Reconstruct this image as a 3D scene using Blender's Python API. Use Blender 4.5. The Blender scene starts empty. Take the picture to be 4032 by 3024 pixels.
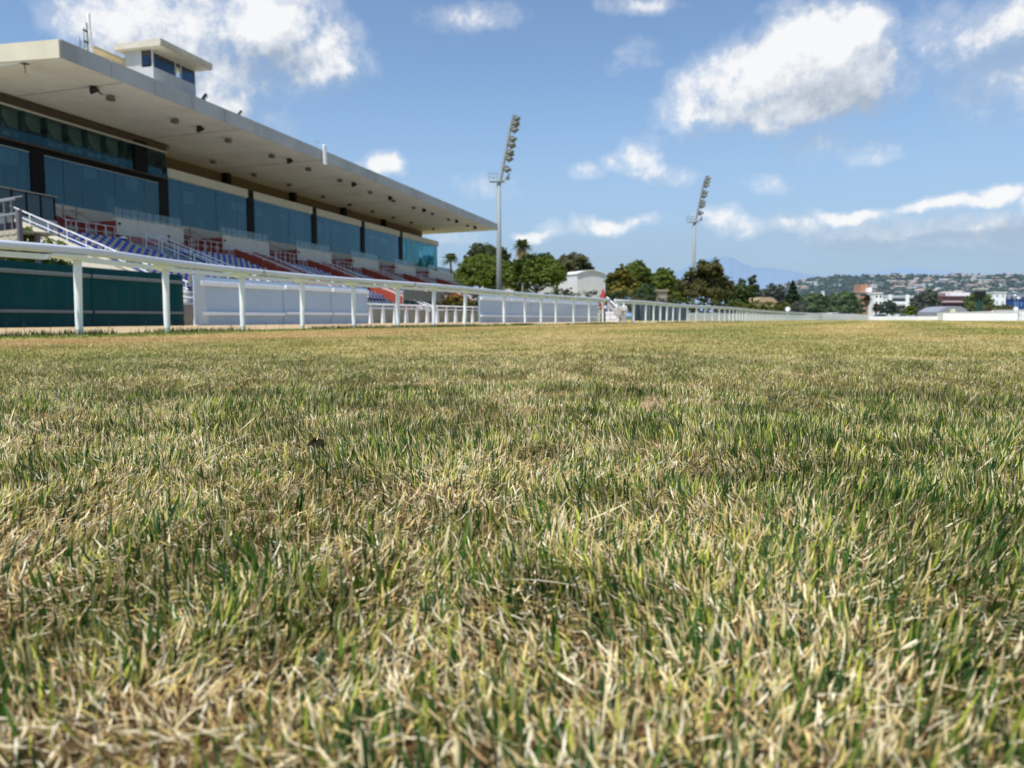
import bpy, math, random
import numpy as np
from mathutils import Vector, Matrix

random.seed(7)
rng = np.random.default_rng(11)
scene = bpy.context.scene
COL = bpy.data.collections.new("racecourse")
scene.collection.children.link(COL)

# ---------------------------------------------------------------- survey
# World: metres, y runs along the grandstand, x away from it, z up.
FOC = 3030.0
EYE = 0.23
PITCH = math.radians(4.82)
YAW = math.radians(15.25)
_s, _c, _sp, _cp = math.sin(YAW), math.cos(YAW), math.sin(PITCH), math.cos(PITCH)


def ray(px, py):
    cx = (px - 2016) / FOC
    cy = (1512 - py) / FOC
    f = _cp + cy * _sp
    return Vector((-_s * f + _c * cx, _c * f + _s * cx, cy * _cp - _sp))


def at(px, py, dist):
    """survey sighting: the point seen at (px, py) that stands dist metres ahead"""
    v = ray(px, py)
    cy = (1512 - py) / FOC
    t = dist / (_cp + cy * _sp)
    return Vector((v.x * t, v.y * t, v.z * t + EYE))


def onx(px, py, x):
    v = ray(px, py)
    t = x / v.x
    return Vector((x, v.y * t, v.z * t + EYE))


def onplane(px, py, p0, n):
    v = ray(px, py)
    o = Vector((0, 0, EYE))
    t = (Vector(p0) - o).dot(Vector(n)) / v.dot(Vector(n))
    return o + v * t


# ---------------------------------------------------------------- materials
MATS = {}


def mat(name, color, rough=0.6, var=0.12, scale=3.0, spec=0.3, metal=0.0, dirt=None, dirt_amt=0.0, streak=False, bump=0.0, emit=None, emit_s=0.0):
    if name in MATS:
        return MATS[name]
    m = bpy.data.materials.new(name)
    m.use_nodes = True
    nt = m.node_tree
    N, L = nt.nodes, nt.links
    b = N["Principled BSDF"]
    b.inputs["Roughness"].default_value = rough
    b.inputs["Specular IOR Level"].default_value = spec
    b.inputs["Metallic"].default_value = metal
    tc = N.new("ShaderNodeTexCoord")
    nz = N.new("ShaderNodeTexNoise")
    nz.inputs["Scale"].default_value = scale
    nz.inputs["Detail"].default_value = 5
    nz.inputs["Roughness"].default_value = 0.65
    L.new(tc.outputs["Object"], nz.inputs["Vector"])
    mp = N.new("ShaderNodeMapRange")
    mp.inputs["From Min"].default_value = 0.25
    mp.inputs["From Max"].default_value = 0.75
    mp.inputs["To Min"].default_value = 1 - var
    mp.inputs["To Max"].default_value = 1 + var
    L.new(nz.outputs["Fac"], mp.inputs["Value"])
    vm = N.new("ShaderNodeVectorMath")
    vm.operation = "SCALE"
    vm.inputs[0].default_value = color
    L.new(mp.outputs["Result"], vm.inputs["Scale"])
    out = vm.outputs["Vector"]
    if dirt is not None:
        n2 = N.new("ShaderNodeTexNoise")
        n2.inputs["Scale"].default_value = scale * 0.6
        n2.inputs["Detail"].default_value = 6
        n2.inputs["Roughness"].default_value = 0.7
        if streak:
            mg = N.new("ShaderNodeMapping")
            mg.inputs["Scale"].default_value = (2.2, 2.2, 0.16)
            L.new(tc.outputs["Object"], mg.inputs["Vector"])
            L.new(mg.outputs["Vector"], n2.inputs["Vector"])
        else:
            L.new(tc.outputs["Object"], n2.inputs["Vector"])
        m2 = N.new("ShaderNodeMapRange")
        m2.inputs["From Min"].default_value = 0.5
        m2.inputs["From Max"].default_value = 0.78
        m2.inputs["To Max"].default_value = dirt_amt
        L.new(n2.outputs["Fac"], m2.inputs["Value"])
        mx = N.new("ShaderNodeMix")
        mx.data_type = "RGBA"
        L.new(m2.outputs["Result"], mx.inputs["Factor"])
        L.new(out, mx.inputs["A"])
        mx.inputs["B"].default_value = (*dirt, 1)
        out = mx.outputs["Result"]
    L.new(out, b.inputs["Base Color"])
    if bump:
        bp = N.new("ShaderNodeBump")
        bp.inputs["Strength"].default_value = bump
        bp.inputs["Distance"].default_value = 0.02
        L.new(nz.outputs["Fac"], bp.inputs["Height"])
        L.new(bp.outputs["Normal"], b.inputs["Normal"])
    if emit is not None:
        b.inputs["Emission Color"].default_value = (*emit, 1)
        b.inputs["Emission Strength"].default_value = emit_s
    MATS[name] = m
    return m


def leaf_mat(name, transl=0.35, rough=0.55, haze=None, haze_s=0.0, spec=0.25):
    if name in MATS:
        return MATS[name]
    m = bpy.data.materials.new(name)
    m.use_nodes = True
    N, L = m.node_tree.nodes, m.node_tree.links
    b = N["Principled BSDF"]
    out = N["Material Output"]
    at_ = N.new("ShaderNodeAttribute")
    at_.attribute_name = "Col"
    L.new(at_.outputs["Color"], b.inputs["Base Color"])
    b.inputs["Roughness"].default_value = rough
    b.inputs["Specular IOR Level"].default_value = spec
    t = N.new("ShaderNodeBsdfTranslucent")
    L.new(at_.outputs["Color"], t.inputs["Color"])
    mx = N.new("ShaderNodeMixShader")
    mx.inputs[0].default_value = transl
    L.new(b.outputs[0], mx.inputs[1])
    L.new(t.outputs[0], mx.inputs[2])
    if haze is not None:
        b.inputs["Emission Color"].default_value = (*haze, 1)
        b.inputs["Emission Strength"].default_value = haze_s
    L.new(mx.outputs[0], out.inputs["Surface"])
    MATS[name] = m
    return m


def glass_mat(name, tint=(0.25, 0.5, 0.55), refl=1.0, opac=0.0, base=(0.01, 0.05, 0.06), rough=0.03, tone=(0.75, 0.95, 1.0)):
    if name in MATS:
        return MATS[name]
    m = bpy.data.materials.new(name)
    m.use_nodes = True
    N, L = m.node_tree.nodes, m.node_tree.links
    for n in list(N):
        if n.type == "BSDF_PRINCIPLED":
            N.remove(n)
    out = N["Material Output"]
    tr = N.new("ShaderNodeBsdfTransparent")
    tr.inputs["Color"].default_value = (*tint, 1)
    di = N.new("ShaderNodeBsdfDiffuse")
    di.inputs["Color"].default_value = (*base, 1)
    m1 = N.new("ShaderNodeMixShader")
    m1.inputs[0].default_value = opac
    L.new(tr.outputs[0], m1.inputs[1])
    L.new(di.outputs[0], m1.inputs[2])
    gl = N.new("ShaderNodeBsdfGlossy")
    gl.inputs["Roughness"].default_value = rough
    gl.inputs["Color"].default_value = (tone[0] * refl, tone[1] * refl, tone[2] * refl, 1)
    lw = N.new("ShaderNodeLayerWeight")
    lw.inputs["Blend"].default_value = 0.5
    pw = N.new("ShaderNodeMath")
    pw.operation = "POWER"
    pw.inputs[1].default_value = 4.2
    L.new(lw.outputs["Facing"], pw.inputs[0])
    fr = N.new("ShaderNodeMath")
    fr.operation = "MULTIPLY_ADD"
    fr.inputs[1].default_value = 0.92
    fr.inputs[2].default_value = 0.07
    L.new(pw.outputs[0], fr.inputs[0])
    tc = N.new("ShaderNodeTexCoord")
    nz = N.new("ShaderNodeTexNoise")
    nz.inputs["Scale"].default_value = 0.35
    L.new(tc.outputs["Object"], nz.inputs["Vector"])
    bp = N.new("ShaderNodeBump")
    bp.inputs["Strength"].default_value = 0.02
    L.new(nz.outputs["Fac"], bp.inputs["Height"])
    L.new(bp.outputs["Normal"], gl.inputs["Normal"])
    m2 = N.new("ShaderNodeMixShader")
    L.new(fr.outputs[0], m2.inputs[0])
    L.new(m1.outputs[0], m2.inputs[1])
    L.new(gl.outputs[0], m2.inputs[2])
    L.new(m2.outputs[0], out.inputs["Surface"])
    MATS[name] = m
    return m


# ---------------------------------------------------------------- mesh builder
class MB:
    def __init__(self):
        self.v, self.f, self.mi = [], [], []
        self.M = Matrix.Identity(4)
        self.slot = 0

    def add(self, vs, fs):
        o = len(self.v)
        self.v += [tuple(self.M @ Vector(p)) for p in vs]
        self.f += [tuple(i + o for i in f) for f in fs]
        self.mi += [self.slot] * len(fs)
        return self

    def box(self, x0, x1, y0, y1, z0, z1):
        vs = [(x, y, z) for z in (z0, z1) for y in (y0, y1) for x in (x0, x1)]
        fs = [(0, 2, 3, 1), (4, 5, 7, 6), (0, 1, 5, 4), (2, 6, 7, 3), (0, 4, 6, 2), (1, 3, 7, 5)]
        return self.add(vs, fs)

    def bbox(self, x0, x1, y0, y1, z0, z1, b=0.02):
        """a box with chamfered edges"""
        X, Y, Z = (x0, x1), (y0, y1), (z0, z1)
        vs, ix = [], {}
        for i in (0, 1):
            for j in (0, 1):
                for k in (0, 1):
                    sx, sy, sz = (1 - 2 * i) * b, (1 - 2 * j) * b, (1 - 2 * k) * b
                    for a, d in enumerate(((0, sy, sz), (sx, 0, sz), (sx, sy, 0))):
                        ix[i, j, k, a] = len(vs)
                        vs.append((X[i] + d[0], Y[j] + d[1], Z[k] + d[2]))
        fs = []
        for i in (0, 1):
            q = [ix[i, 0, 0, 0], ix[i, 1, 0, 0], ix[i, 1, 1, 0], ix[i, 0, 1, 0]]
            fs.append(q if i else q[::-1])
            q = [ix[0, i, 0, 1], ix[1, i, 0, 1], ix[1, i, 1, 1], ix[0, i, 1, 1]]
            fs.append(q[::-1] if i else q)
            q = [ix[0, 0, i, 2], ix[1, 0, i, 2], ix[1, 1, i, 2], ix[0, 1, i, 2]]
            fs.append(q if i else q[::-1])
        for i in (0, 1):
            for j in (0, 1):
                fs.append([ix[i, j, 0, 0], ix[i, j, 0, 1], ix[i, j, 1, 1], ix[i, j, 1, 0]])
                fs.append([ix[i, 0, j, 0], ix[i, 0, j, 2], ix[i, 1, j, 2], ix[i, 1, j, 0]])
                fs.append([ix[0, i, j, 1], ix[0, i, j, 2], ix[1, i, j, 2], ix[1, i, j, 1]])
                for k in (0, 1):
                    fs.append([ix[i, j, k, 0], ix[i, j, k, 1], ix[i, j, k, 2]])
        return self.add(vs, fs)

    def tube(self, pts, r, n=8, cap=True):
        """a round bar through the points; r a number or one per point"""
        pts = [Vector(p) for p in pts]
        rs = r if isinstance(r, (list, tuple)) else [r] * len(pts)
        vs, fs = [], []
        prev = None
        for i, p in enumerate(pts):
            d = (pts[min(i + 1, len(pts) - 1)] - pts[max(i - 1, 0)]).normalized()
            if prev is None:
                up = Vector((0, 0, 1)) if abs(d.z) < 0.95 else Vector((1, 0, 0))
                a = d.cross(up).normalized()
            else:
                a = (prev - d * prev.dot(d)).normalized()
            prev = a
            b = d.cross(a).normalized()
            for k in range(n):
                t = 2 * math.pi * k / n
                vs.append(p + (a * math.cos(t) + b * math.sin(t)) * rs[i])
        for i in range(len(pts) - 1):
            for k in range(n):
                k2 = (k + 1) % n
                fs.append((i * n + k, i * n + k2, (i + 1) * n + k2, (i + 1) * n + k))
        if cap:
            fs.append(tuple(range(n))[::-1])
            fs.append(tuple(range((len(pts) - 1) * n, len(pts) * n)))
        return self.add(vs, fs)

    def prism(self, poly, axis, a0, a1):
        """poly of 2D points in the plane across axis ('x': (y,z), 'y': (x,z), 'z': (x,y)), extruded a0..a1"""
        n = len(poly)
        mk = {"x": lambda p, a: (a, p[0], p[1]), "y": lambda p, a: (p[0], a, p[1]), "z": lambda p, a: (p[0], p[1], a)}[axis]
        vs = [mk(p, a0) for p in poly] + [mk(p, a1) for p in poly]
        fs = [tuple(range(n))[::-1], tuple(range(n, 2 * n))] + [(i, (i + 1) % n, n + (i + 1) % n, n + i) for i in range(n)]
        return self.add(vs, fs)

    def sweep(self, path, prof, closed=True):
        """profile of (sideways, up) points carried level along the path"""
        path = [Vector(p) for p in path]
        n = len(prof)
        vs, fs = [], []
        for i, p in enumerate(path):
            d = (path[min(i + 1, len(path) - 1)] - path[max(i - 1, 0)])
            d.z = 0
            d.normalize()
            sd = Vector((d.y, -d.x, 0))
            vs += [p + sd * a + Vector((0, 0, b)) for a, b in prof]
        for i in range(len(path) - 1):
            for k in range(n if closed else n - 1):
                k2 = (k + 1) % n
                fs.append((i * n + k, (i + 1) * n + k, (i + 1) * n + k2, i * n + k2))
        if closed:
            fs.append(tuple(range(n)))
            fs.append(tuple(range((len(path) - 1) * n, len(path) * n))[::-1])
        return self.add(vs, fs)

    def build(self, name, m, parent=None, smooth=False, bevel=0.0):
        me = bpy.data.meshes.new(name)
        org = Vector(parent["_org"]) if parent is not None else Vector((0, 0, 0))
        me.from_pydata([tuple(Vector(p) - org) for p in self.v], [], self.f)
        ms = m if isinstance(m, (list, tuple)) else [m]
        for k in ms:
            me.materials.append(k)
        if len(ms) > 1:
            me.polygons.foreach_set("material_index", self.mi)
        if smooth:
            me.polygons.foreach_set("use_smooth", [True] * len(me.polygons))
        me.update()
        o = bpy.data.objects.new(name, me)
        COL.objects.link(o)
        if parent is not None:
            if parent.get("_part") is None:
                o["_org"] = tuple(org)
            o["_org"] = tuple(org)
            o.parent = parent
        else:
            o["_org"] = (0, 0, 0)
        if bevel:
            bv = o.modifiers.new("bevel", "BEVEL")
            bv.width = bevel
            bv.segments = 2
            bv.limit_method = "ANGLE"
        return o


def tag(o, label=None, cat=None, group=None, kind=None):
    if label:
        o["label"] = label
    if cat:
        o["category"] = cat
    if group:
        o["group"] = group
    if kind:
        o["kind"] = kind
    return o


def thing(name, label, cat, loc=(0, 0, 0), group=None):
    o = bpy.data.objects.new(name, None)
    o.empty_display_size = 0.3
    COL.objects.link(o)
    o.location = loc
    o["_org"] = tuple(loc)
    return tag(o, label, cat, group)


def single(mb, name, label, cat, m, loc=(0, 0, 0), group=None, smooth=False, bevel=0.0):
    """a thing that is one mesh, its origin at loc"""
    fake = {"_org": tuple(loc)}
    org = Vector(loc)
    mb.v = [tuple(Vector(p) - org) for p in mb.v]
    o = mb.build(name, m, None, smooth, bevel)
    o.location = loc
    return tag(o, label, cat, group)


def copy_of(src, parent=None, loc=None):
    o = src.copy()
    COL.objects.link(o)
    if parent is not None:
        o.parent = parent
    if loc is not None:
        o.location = loc
    return o


def copy_thing(root, loc, rotz=0.0, label=None, scale=1.0):
    r = copy_of(root, None, loc)
    r.rotation_euler = (0, 0, rotz)
    r.scale = (scale,) * 3
    if label:
        r["label"] = label
    for ch in list(root.children):
        c = copy_of(ch, r)
        for g in list(ch.children):
            copy_of(g, c)
    return r


def np_mesh(name, verts, quads=None, tris=None, cols=None, m=None, parent=None, loc=(0, 0, 0), smooth=False):
    """verts (n,3) in world metres, face index arrays, per vertex colours"""
    me = bpy.data.meshes.new(name)
    org = np.array(parent["_org"] if parent is not None else loc, dtype=np.float64)
    verts = (np.asarray(verts) - org).astype(np.float32)
    li, ls, lt = [], [], []
    start = 0
    for arr in (quads, tris):
        if arr is None or len(arr) == 0:
            continue
        k = arr.shape[1]
        li.append(arr.reshape(-1))
        ls.append(np.arange(len(arr)) * k + start)
        lt.append(np.full(len(arr), k))
        start += len(arr) * k
    li, ls, lt = (np.concatenate(a).astype(np.int32) for a in (li, ls, lt))
    me.vertices.add(len(verts))
    me.vertices.foreach_set("co", verts.reshape(-1))
    me.loops.add(len(li))
    me.loops.foreach_set("vertex_index", li)
    me.polygons.add(len(ls))
    me.polygons.foreach_set("loop_start", ls)
    me.polygons.foreach_set("loop_total", lt)
    if smooth:
        me.polygons.foreach_set("use_smooth", np.ones(len(ls), dtype=bool))
    me.update(calc_edges=True)
    if cols is not None:
        a = me.attributes.new("Col", "FLOAT_COLOR", "POINT")
        c4 = np.ones((len(verts), 4), dtype=np.float32)
        c4[:, :3] = cols
        a.data.foreach_set("color", c4.reshape(-1))
    if m is not None:
        me.materials.append(m)
    o = bpy.data.objects.new(name, me)
    COL.objects.link(o)
    if parent is not None:
        o.parent = parent
        o["_org"] = tuple(org)
    else:
        o.location = tuple(org)
        o["_org"] = tuple(org)
    return o


# smooth value noise for placing colour patches in the turf
_tab = rng.random((64, 64))


def vnoise(x, y, s, off=0.0):
    u, v = x / s + 17.3 + off, y / s + 5.1 + off * 1.7
    iu, iv = np.floor(u).astype(int), np.floor(v).astype(int)
    fu, fv = u - iu, v - iv
    fu, fv = fu * fu * (3 - 2 * fu), fv * fv * (3 - 2 * fv)
    g = lambda a, b: _tab[a % 64, b % 64]
    return (g(iu, iv) * (1 - fu) + g(iu + 1, iv) * fu) * (1 - fv) + (g(iu, iv + 1) * (1 - fu) + g(iu + 1, iv + 1) * fu) * fv


ORD = ["first", "second", "third", "fourth", "fifth", "sixth", "seventh", "eighth", "ninth", "tenth", "eleventh", "twelfth", "thirteenth", "fourteenth", "fifteenth", "sixteenth"]
WHITE = mat("white_paint", (0.86, 0.87, 0.88), 0.4, 0.06, 6, 0.4, dirt=(0.42, 0.41, 0.38), dirt_amt=0.35)
WHITE_RAIL = mat("white_rail_plastic", (0.88, 0.89, 0.90), 0.35, 0.03, 4, 0.45, dirt=(0.58, 0.58, 0.56), dirt_amt=0.3)
GREY_STEEL = mat("galvanised_steel", (0.27, 0.29, 0.30), 0.5, 0.1, 5, 0.5, dirt=(0.3, 0.31, 0.31), dirt_amt=0.4)
DARK = mat("dark_housing", (0.02, 0.02, 0.022), 0.5, 0.2, 8)
CREAM = mat("cream_render", (0.58, 0.53, 0.43), 0.8, 0.08, 1.2, 0.2, dirt=(0.33, 0.29, 0.22), dirt_amt=0.35, streak=True)
CONC = mat("concrete", (0.33, 0.31, 0.28), 0.85, 0.16, 1.5, 0.2, dirt=(0.16, 0.15, 0.13), dirt_amt=0.6, streak=True)
RED = mat("red_paint", (0.36, 0.062, 0.034), 0.55, 0.12, 1.5, 0.3, dirt=(0.22, 0.05, 0.04), dirt_amt=0.4)
MAUVE = mat("mauve_paint", (0.33, 0.15, 0.14), 0.7, 0.12, 1.0)
# ================================================================ the grandstand
GS = thing("grandstand", "long grandstand with a deep cream cantilever canopy over rows of blue and cream seats", "grandstand", (-46, 90, 0))
BAY = 13.93
Y0, Y1 = 41.65, 141.6                # the canopy's ends

SOFFIT = mat("soffit_concrete", (0.90, 0.85, 0.74), 0.9, 0.05, 0.35, 0.1, dirt=(0.66, 0.59, 0.47), dirt_amt=0.7)
FASCIA = mat("fascia_panel", (0.42, 0.43, 0.44), 0.6, 0.16, 0.22, 0.3, dirt=(0.20, 0.20, 0.20), dirt_amt=0.7, streak=True)
BROWN = mat("recess_band_brown", (0.16, 0.11, 0.075), 0.8, 0.1, 1.0)
BLACK = mat("column_black", (0.010, 0.011, 0.013), 0.6, 0.2, 1.0, 0.08)
STEP = mat("grey_blue_steps", (0.29, 0.345, 0.39), 0.75, 0.12, 0.8, 0.3, dirt=(0.2, 0.22, 0.23), dirt_amt=0.5)
PARAPET = mat("parapet_render", (0.60, 0.58, 0.51), 0.85, 0.06, 0.9, 0.15, dirt=(0.42, 0.40, 0.36), dirt_amt=0.5, streak=True)
GLASS = glass_mat("tinted_teal_glass", (0.45, 0.60, 0.64), 1.0, 0.05, (0.01, 0.05, 0.07), tone=(0.50, 0.74, 0.84))
GLASS_END = glass_mat("light_teal_glass", (0.52, 0.72, 0.76), 1.0, 0.04, (0.02, 0.16, 0.18), tone=(0.40, 0.85, 0.95))
CLEAR = glass_mat("clear_glass", (0.74, 0.80, 0.80), 0.8, 0.10, (0.3, 0.32, 0.33))
SMOKED = glass_mat("smoked_glass", (0.20, 0.24, 0.26), 0.8, 0.45, (0.05, 0.06, 0.065))

# canopy: a wedge slab that thickens toward the back
mb = MB()
mb.prism([(-41.46, 17.0), (-41.46, 18.10), (-62, 18.55), (-62, 16.4), (-54.85, 16.66)], "y", Y0 + 0.003, Y1)
canopy = mb.build("canopy", SOFFIT, GS)
mb = MB()
y = Y0
k = 0
while y < Y1 - 0.1:
    y2 = min(y + 4.25, Y1)
    mb.box(-41.45 + 0.0, -41.40 + 0.004 * (k % 3), y + 0.03, y2 - 0.03, 16.985, 18.14)
    y, k = y2, k + 1
mb.build("fascia", FASCIA, canopy)
mb = MB()
mb.prism([(-41.452, 16.95), (-41.452, 18.12), (-62, 18.575), (-62, 17.35), (-46.3, 17.09)], "y", Y0 - 0.10, Y0)
mb.build("end_cap", mat("end_cap_cream", (0.66, 0.61, 0.48), 0.8, 0.07, 0.5, 0.15, dirt=(0.45, 0.4, 0.3), dirt_amt=0.4, streak=True), canopy)
for yy in np.arange(Y0 + 5.4, Y1, 13.9):           # dark brown joint strips across the soffit
    mb = MB()
    mb.prism([(-41.6, 16.985), (-54.8, 16.655), (-54.8, 16.643), (-41.6, 16.975)], "y", yy, yy + 0.05)
    mb.build("joint", mat("joint_brown", (0.22, 0.18, 0.13), 0.9, 0.2, 2), canopy)
# back body
mb = MB()
mb.box(-62, -55.4, 41.2, 137.2, 0, 17.0)
mb.build("rear_wall", CREAM, GS)
mb = MB()
mb.box(-55.4, -54.86, 41.2, 137.0, 14.55, 16.9)  # brown band set back between lintel and soffit
mb.build("recess_band", BROWN, GS)
mb = MB()
mb.box(-55.4, -51.9, 41.2, 136.0, 9.0, 9.3)      # saloon floor
mb.box(-55.4, -51.9, 41.2, 136.0, 14.3, 14.55)
mb.build("saloon_floor", mat("saloon_floor", (0.10, 0.12, 0.12), 0.6), GS)
mb = MB()
mb.box(-55.4, -55.3, 41.2, 136.0, 9.3, 14.3)
rs = random.Random(3)
for yy in np.arange(42.5, 134, 2.4):
    if rs.random() < 0.45:
        h = rs.uniform(0.9, 2.6)
        mb.box(-55.3, -54.6 + rs.random() * 0.5, yy, yy + rs.uniform(0.5, 1.7), 9.3, 9.3 + h)
mb.build("saloon_interior", mat("saloon_wall", (0.42, 0.50, 0.50), 0.8, 0.3, 0.5), GS)
for yy in np.arange(43.0, 134.5, 1.55):            # pale furniture and half drawn blinds close behind the glass
    u = rs.random()
    if u < 0.55:
        mb = MB()
        if u < 0.30:
            mb.box(-52.5, -52.45, yy, yy + rs.uniform(0.9, 1.5), 9.31, 9.31 + rs.uniform(0.7, 1.7))
        else:
            mb.box(-51.8, -51.78, yy, yy + 1.5, 12.9 - rs.uniform(0.3, 1.6), 12.9)
        mb.build("blind" if u >= 0.30 else "low_screen", mat("blind_pale", (0.72, 0.78, 0.77), 0.8, 0.15, 0.8), GS)

cols = [49.0 + 14.02 * i for i in range(-1, 6)]   # column centres
# columns and glazing bays
for i, yc in enumerate(cols):
    if yc < 41:
        continue
    mb = MB()
    mb.box(-51.95, -51.42, yc - 0.62, yc + 0.62, 7.6, 14.6)
    if yc > 62.5:
        mb.box(-54.85, -54.1, yc - 0.35, yc + 0.35, 14.6, 16.66)
    mb.build("column", BLACK if yc < 63 else mat("column_charcoal", (0.016, 0.017, 0.018), 0.6, 0.2, 1.0, 0.08), GS)
edges = [41.2] + [c for c in cols if c > 41] + [136.0]
for i in range(len(edges) - 1):
    a = edges[i] + (0.64 if i else 0)
    b = edges[i + 1] - (0.64 if i < len(edges) - 2 else 0.0)
    lo = a < 62
    top = 12.95 if lo else 13.66
    mb = MB()
    n = max(3, round((b - a) / 1.9))
    for j in range(n):                          # panes hung with small differences of tilt
        y1, y2 = a + (b - a) * j / n + 0.004, a + (b - a) * (j + 1) / n - 0.004
        k = [rs.uniform(-0.022, 0.022) for _ in range(4)]
        vs = [(-51.50 + k[0], y1, 9.42), (-51.50 + k[1], y2, 9.42), (-51.50 + k[1] + k[2], y2, top), (-51.50 + k[0] + k[2], y1, top)]
        mb.add(vs + [(x - 0.02, y, z) for x, y, z in vs], [(0, 1, 2, 3), (7, 6, 5, 4), (0, 3, 7, 4), (1, 5, 6, 2), (0, 4, 5, 1), (3, 2, 6, 7)])
    w = mb.build("window", GLASS_END if a > 118 else GLASS, GS)
    mb = MB()
    n = max(3, round((b - a) / 1.9))
    for j in range(n + 1):
        yy = a + (b - a) * j / n
        mb.box(-51.62, -51.58, yy - 0.02, yy + 0.02, 9.42, top)
    mb.box(-51.62, -51.47, a, b, top, top + 0.07)
    mb.box(-51.60, -51.48, a, b, 9.34, 9.42)
    # a glazed double door in each bay, white framed
    for yd in (a + (b - a) * 0.80,):
        for q in (-0.95, -0.02, 0.9):
            mb.box(-51.64, -51.57, yd + q - 0.04, yd + q + 0.04, 9.42, 11.5)
        mb.box(-51.64, -51.57, yd - 0.95, yd + 0.9, 11.5, 11.6)
    mb.build("frame", mat("window_frame", (0.34, 0.40, 0.40), 0.5), w)
    mb = MB()
    if lo:
        mb.box(-51.9, -51.46, a, b, top + 0.071, 13.42)
        mb.build("spandrel", BLACK, GS)
    else:
        mb.bbox(-52.4, -51.35, a - 0.1, b + 0.1, top + 0.071, 14.62, 0.03)
        mb.build("lintel", PARAPET, GS)
# glazed end wall
mb = MB()
mb.box(-54.8, -51.56, 136.0, 136.03, 9.42, 13.7)
mb.build("window", GLASS_END, GS)
mb = MB()
mb.box(-55.39, -51.36, 136.04, 136.4, 13.735, 14.62)
mb.build("lintel", PARAPET, GS)
# sill wall under the glazing
mb = MB()
mb.box(-51.85, -51.40, 41.2, 136.2, 7.4, 9.335)
mb.build("sill_wall", mat("sill_wall_cream", (0.55, 0.50, 0.41), 0.85, 0.08, 0.6, 0.15), GS)

# upper glazed gallery over the first bays
UB0, UB1 = 41.2, 63.15
mb = MB()
mb.box(-51.22, -51.20, UB0, UB1, 13.55, 15.85)
mb.box(-54.6, -51.23, UB1 - 0.02, UB1, 13.62, 15.85)
up = mb.build("gallery_window", glass_mat("gallery_glass", (0.70, 0.76, 0.76), 0.5, 0.03, (0.02, 0.06, 0.06), tone=(0.4, 0.8, 0.9)), GS)
mb = MB()
mb.box(-54.85, -51.05, UB0, UB1 + 0.06, 15.86, 15.99)
mb.build("gallery_trim", mat("trim_grey", (0.50, 0.49, 0.45), 0.7), up)
mb = MB()
mb.box(-54.84, -51.10, UB0, UB1 + 0.04, 15.995, 16.70)
mb.box(-54.84, -51.14, UB0, UB1 + 0.03, 13.43, 13.545)
mb.build("gallery_band", mat("gallery_band_brown", (0.07, 0.05, 0.04), 0.7), up)
mb = MB()
ys = np.arange(UB0 + 0.6, 58.5, 2.0)
for j, yy in enumerate(ys):
    mb.box(-51.7, -51.25, yy - 0.13, yy + 0.13, 13.55, 15.85)
    if j % 2:
        mb.tube([(-51.8, yy + 0.2, 15.7), (-51.8, yy + 1.75, 13.65)], 0.07, 6)
    else:
        mb.tube([(-51.8, yy + 0.2, 15.7), (-51.8, yy + 1.75, 13.65)], 0.07, 6)
mb.build("truss", mat("truss_dark", (0.035, 0.05, 0.05), 0.5), up)
mb = MB()
mb.box(-52.2, -52.1, UB0, 58.8, 14.0, 15.84)
mb.build("gallery_backing", mat("gallery_blind", (0.52, 0.56, 0.52), 0.9, 0.25, 0.4), up)
mb = MB()
mb.box(-51.9, -51.08, 59.0, 60.6, 13.55, 16.3)
mb.build("gallery_pier", BLACK, up)

# terrace in front of the glazing, then the parapet blocks
mb = MB()
mb.box(-51.40, -48.4, 41.2, 136.5, 7.0, 7.4)
mb.build("terrace_floor", CONC, GS)
blocks = [(53.08 + BAY * i, 61.25 + BAY * i) for i in range(0, 5)] + [(122.7, 135.2)]
for a, b in blocks:
    mb = MB()
    mb.bbox(-48.4, -48.0, a, b, 7.12, 8.55, 0.02)
    mb.box(-51.35, -48.42, a, a + 0.2, 7.42, 8.3)
    blk = mb.build("parapet", PARAPET, GS)
    mb = MB()
    mb.box(-51.34, -48.05, a - 0.03, a - 0.002, 6.6, 8.25)
    mb.build("red_flank", RED, blk)
    n = round((b - a) / 0.92)
    mb = MB()
    for j in range(n):
        y1, y2 = a + (b - a) * j / n, a + (b - a) * (j + 1) / n
        mb.box(-48.22, -48.205, y1 + 0.04, y2 - 0.04, 8.62, 9.38)
    bal = mb.build("balustrade_glass", CLEAR, GS)
    for j in range(n + 1):
        mb = MB()
        yy = a + 0.03 + (b - a - 0.06) * j / n
        mb.box(-48.24, -48.19, yy - 0.022, yy + 0.022, 8.551, 9.42)
        mb.build("post", mat("balustrade_post", (0.20, 0.21, 0.22), 0.5, metal=0.3), bal)
    mb = MB()
    mb.bbox(-48.005, -47.85, a + 0.15, a + 0.35, 7.95, 8.12, 0.02)
    mb.build("wall_lamp", DARK, GS)
# the first block carries dark smoked wind screens instead
mb = MB()
mb.box(-48.4, -48.0, 41.2, 47.2, 6.6, 7.50)
pb = mb.build("parapet", mat("parapet_grey", (0.46, 0.47, 0.46), 0.8, 0.08, 0.8), GS)
mb = MB()
for j in range(5):
    mb.box(-48.2, -48.18, 41.2 + 1.2 * j + 0.06, 41.2 + 1.2 * (j + 1) - 0.06, 7.55, 9.28)
ws = mb.build("wind_screen", SMOKED, GS)
for j in range(6):
    mb = MB()
    mb.box(-48.23, -48.14, 41.2 + 1.2 * j - 0.055, 41.2 + 1.2 * j + 0.055, 7.5, 9.36)
    mb.build("post", BLACK, ws)
mb = MB()
mb.prism([(-48.5, 9.37), (-47.9, 9.30), (-47.9, 9.24), (-48.5, 9.30)], "y", 41.2, 47.25)
mb.build("capping", mat("capping_beige", (0.42, 0.37, 0.30), 0.7), ws)

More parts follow.
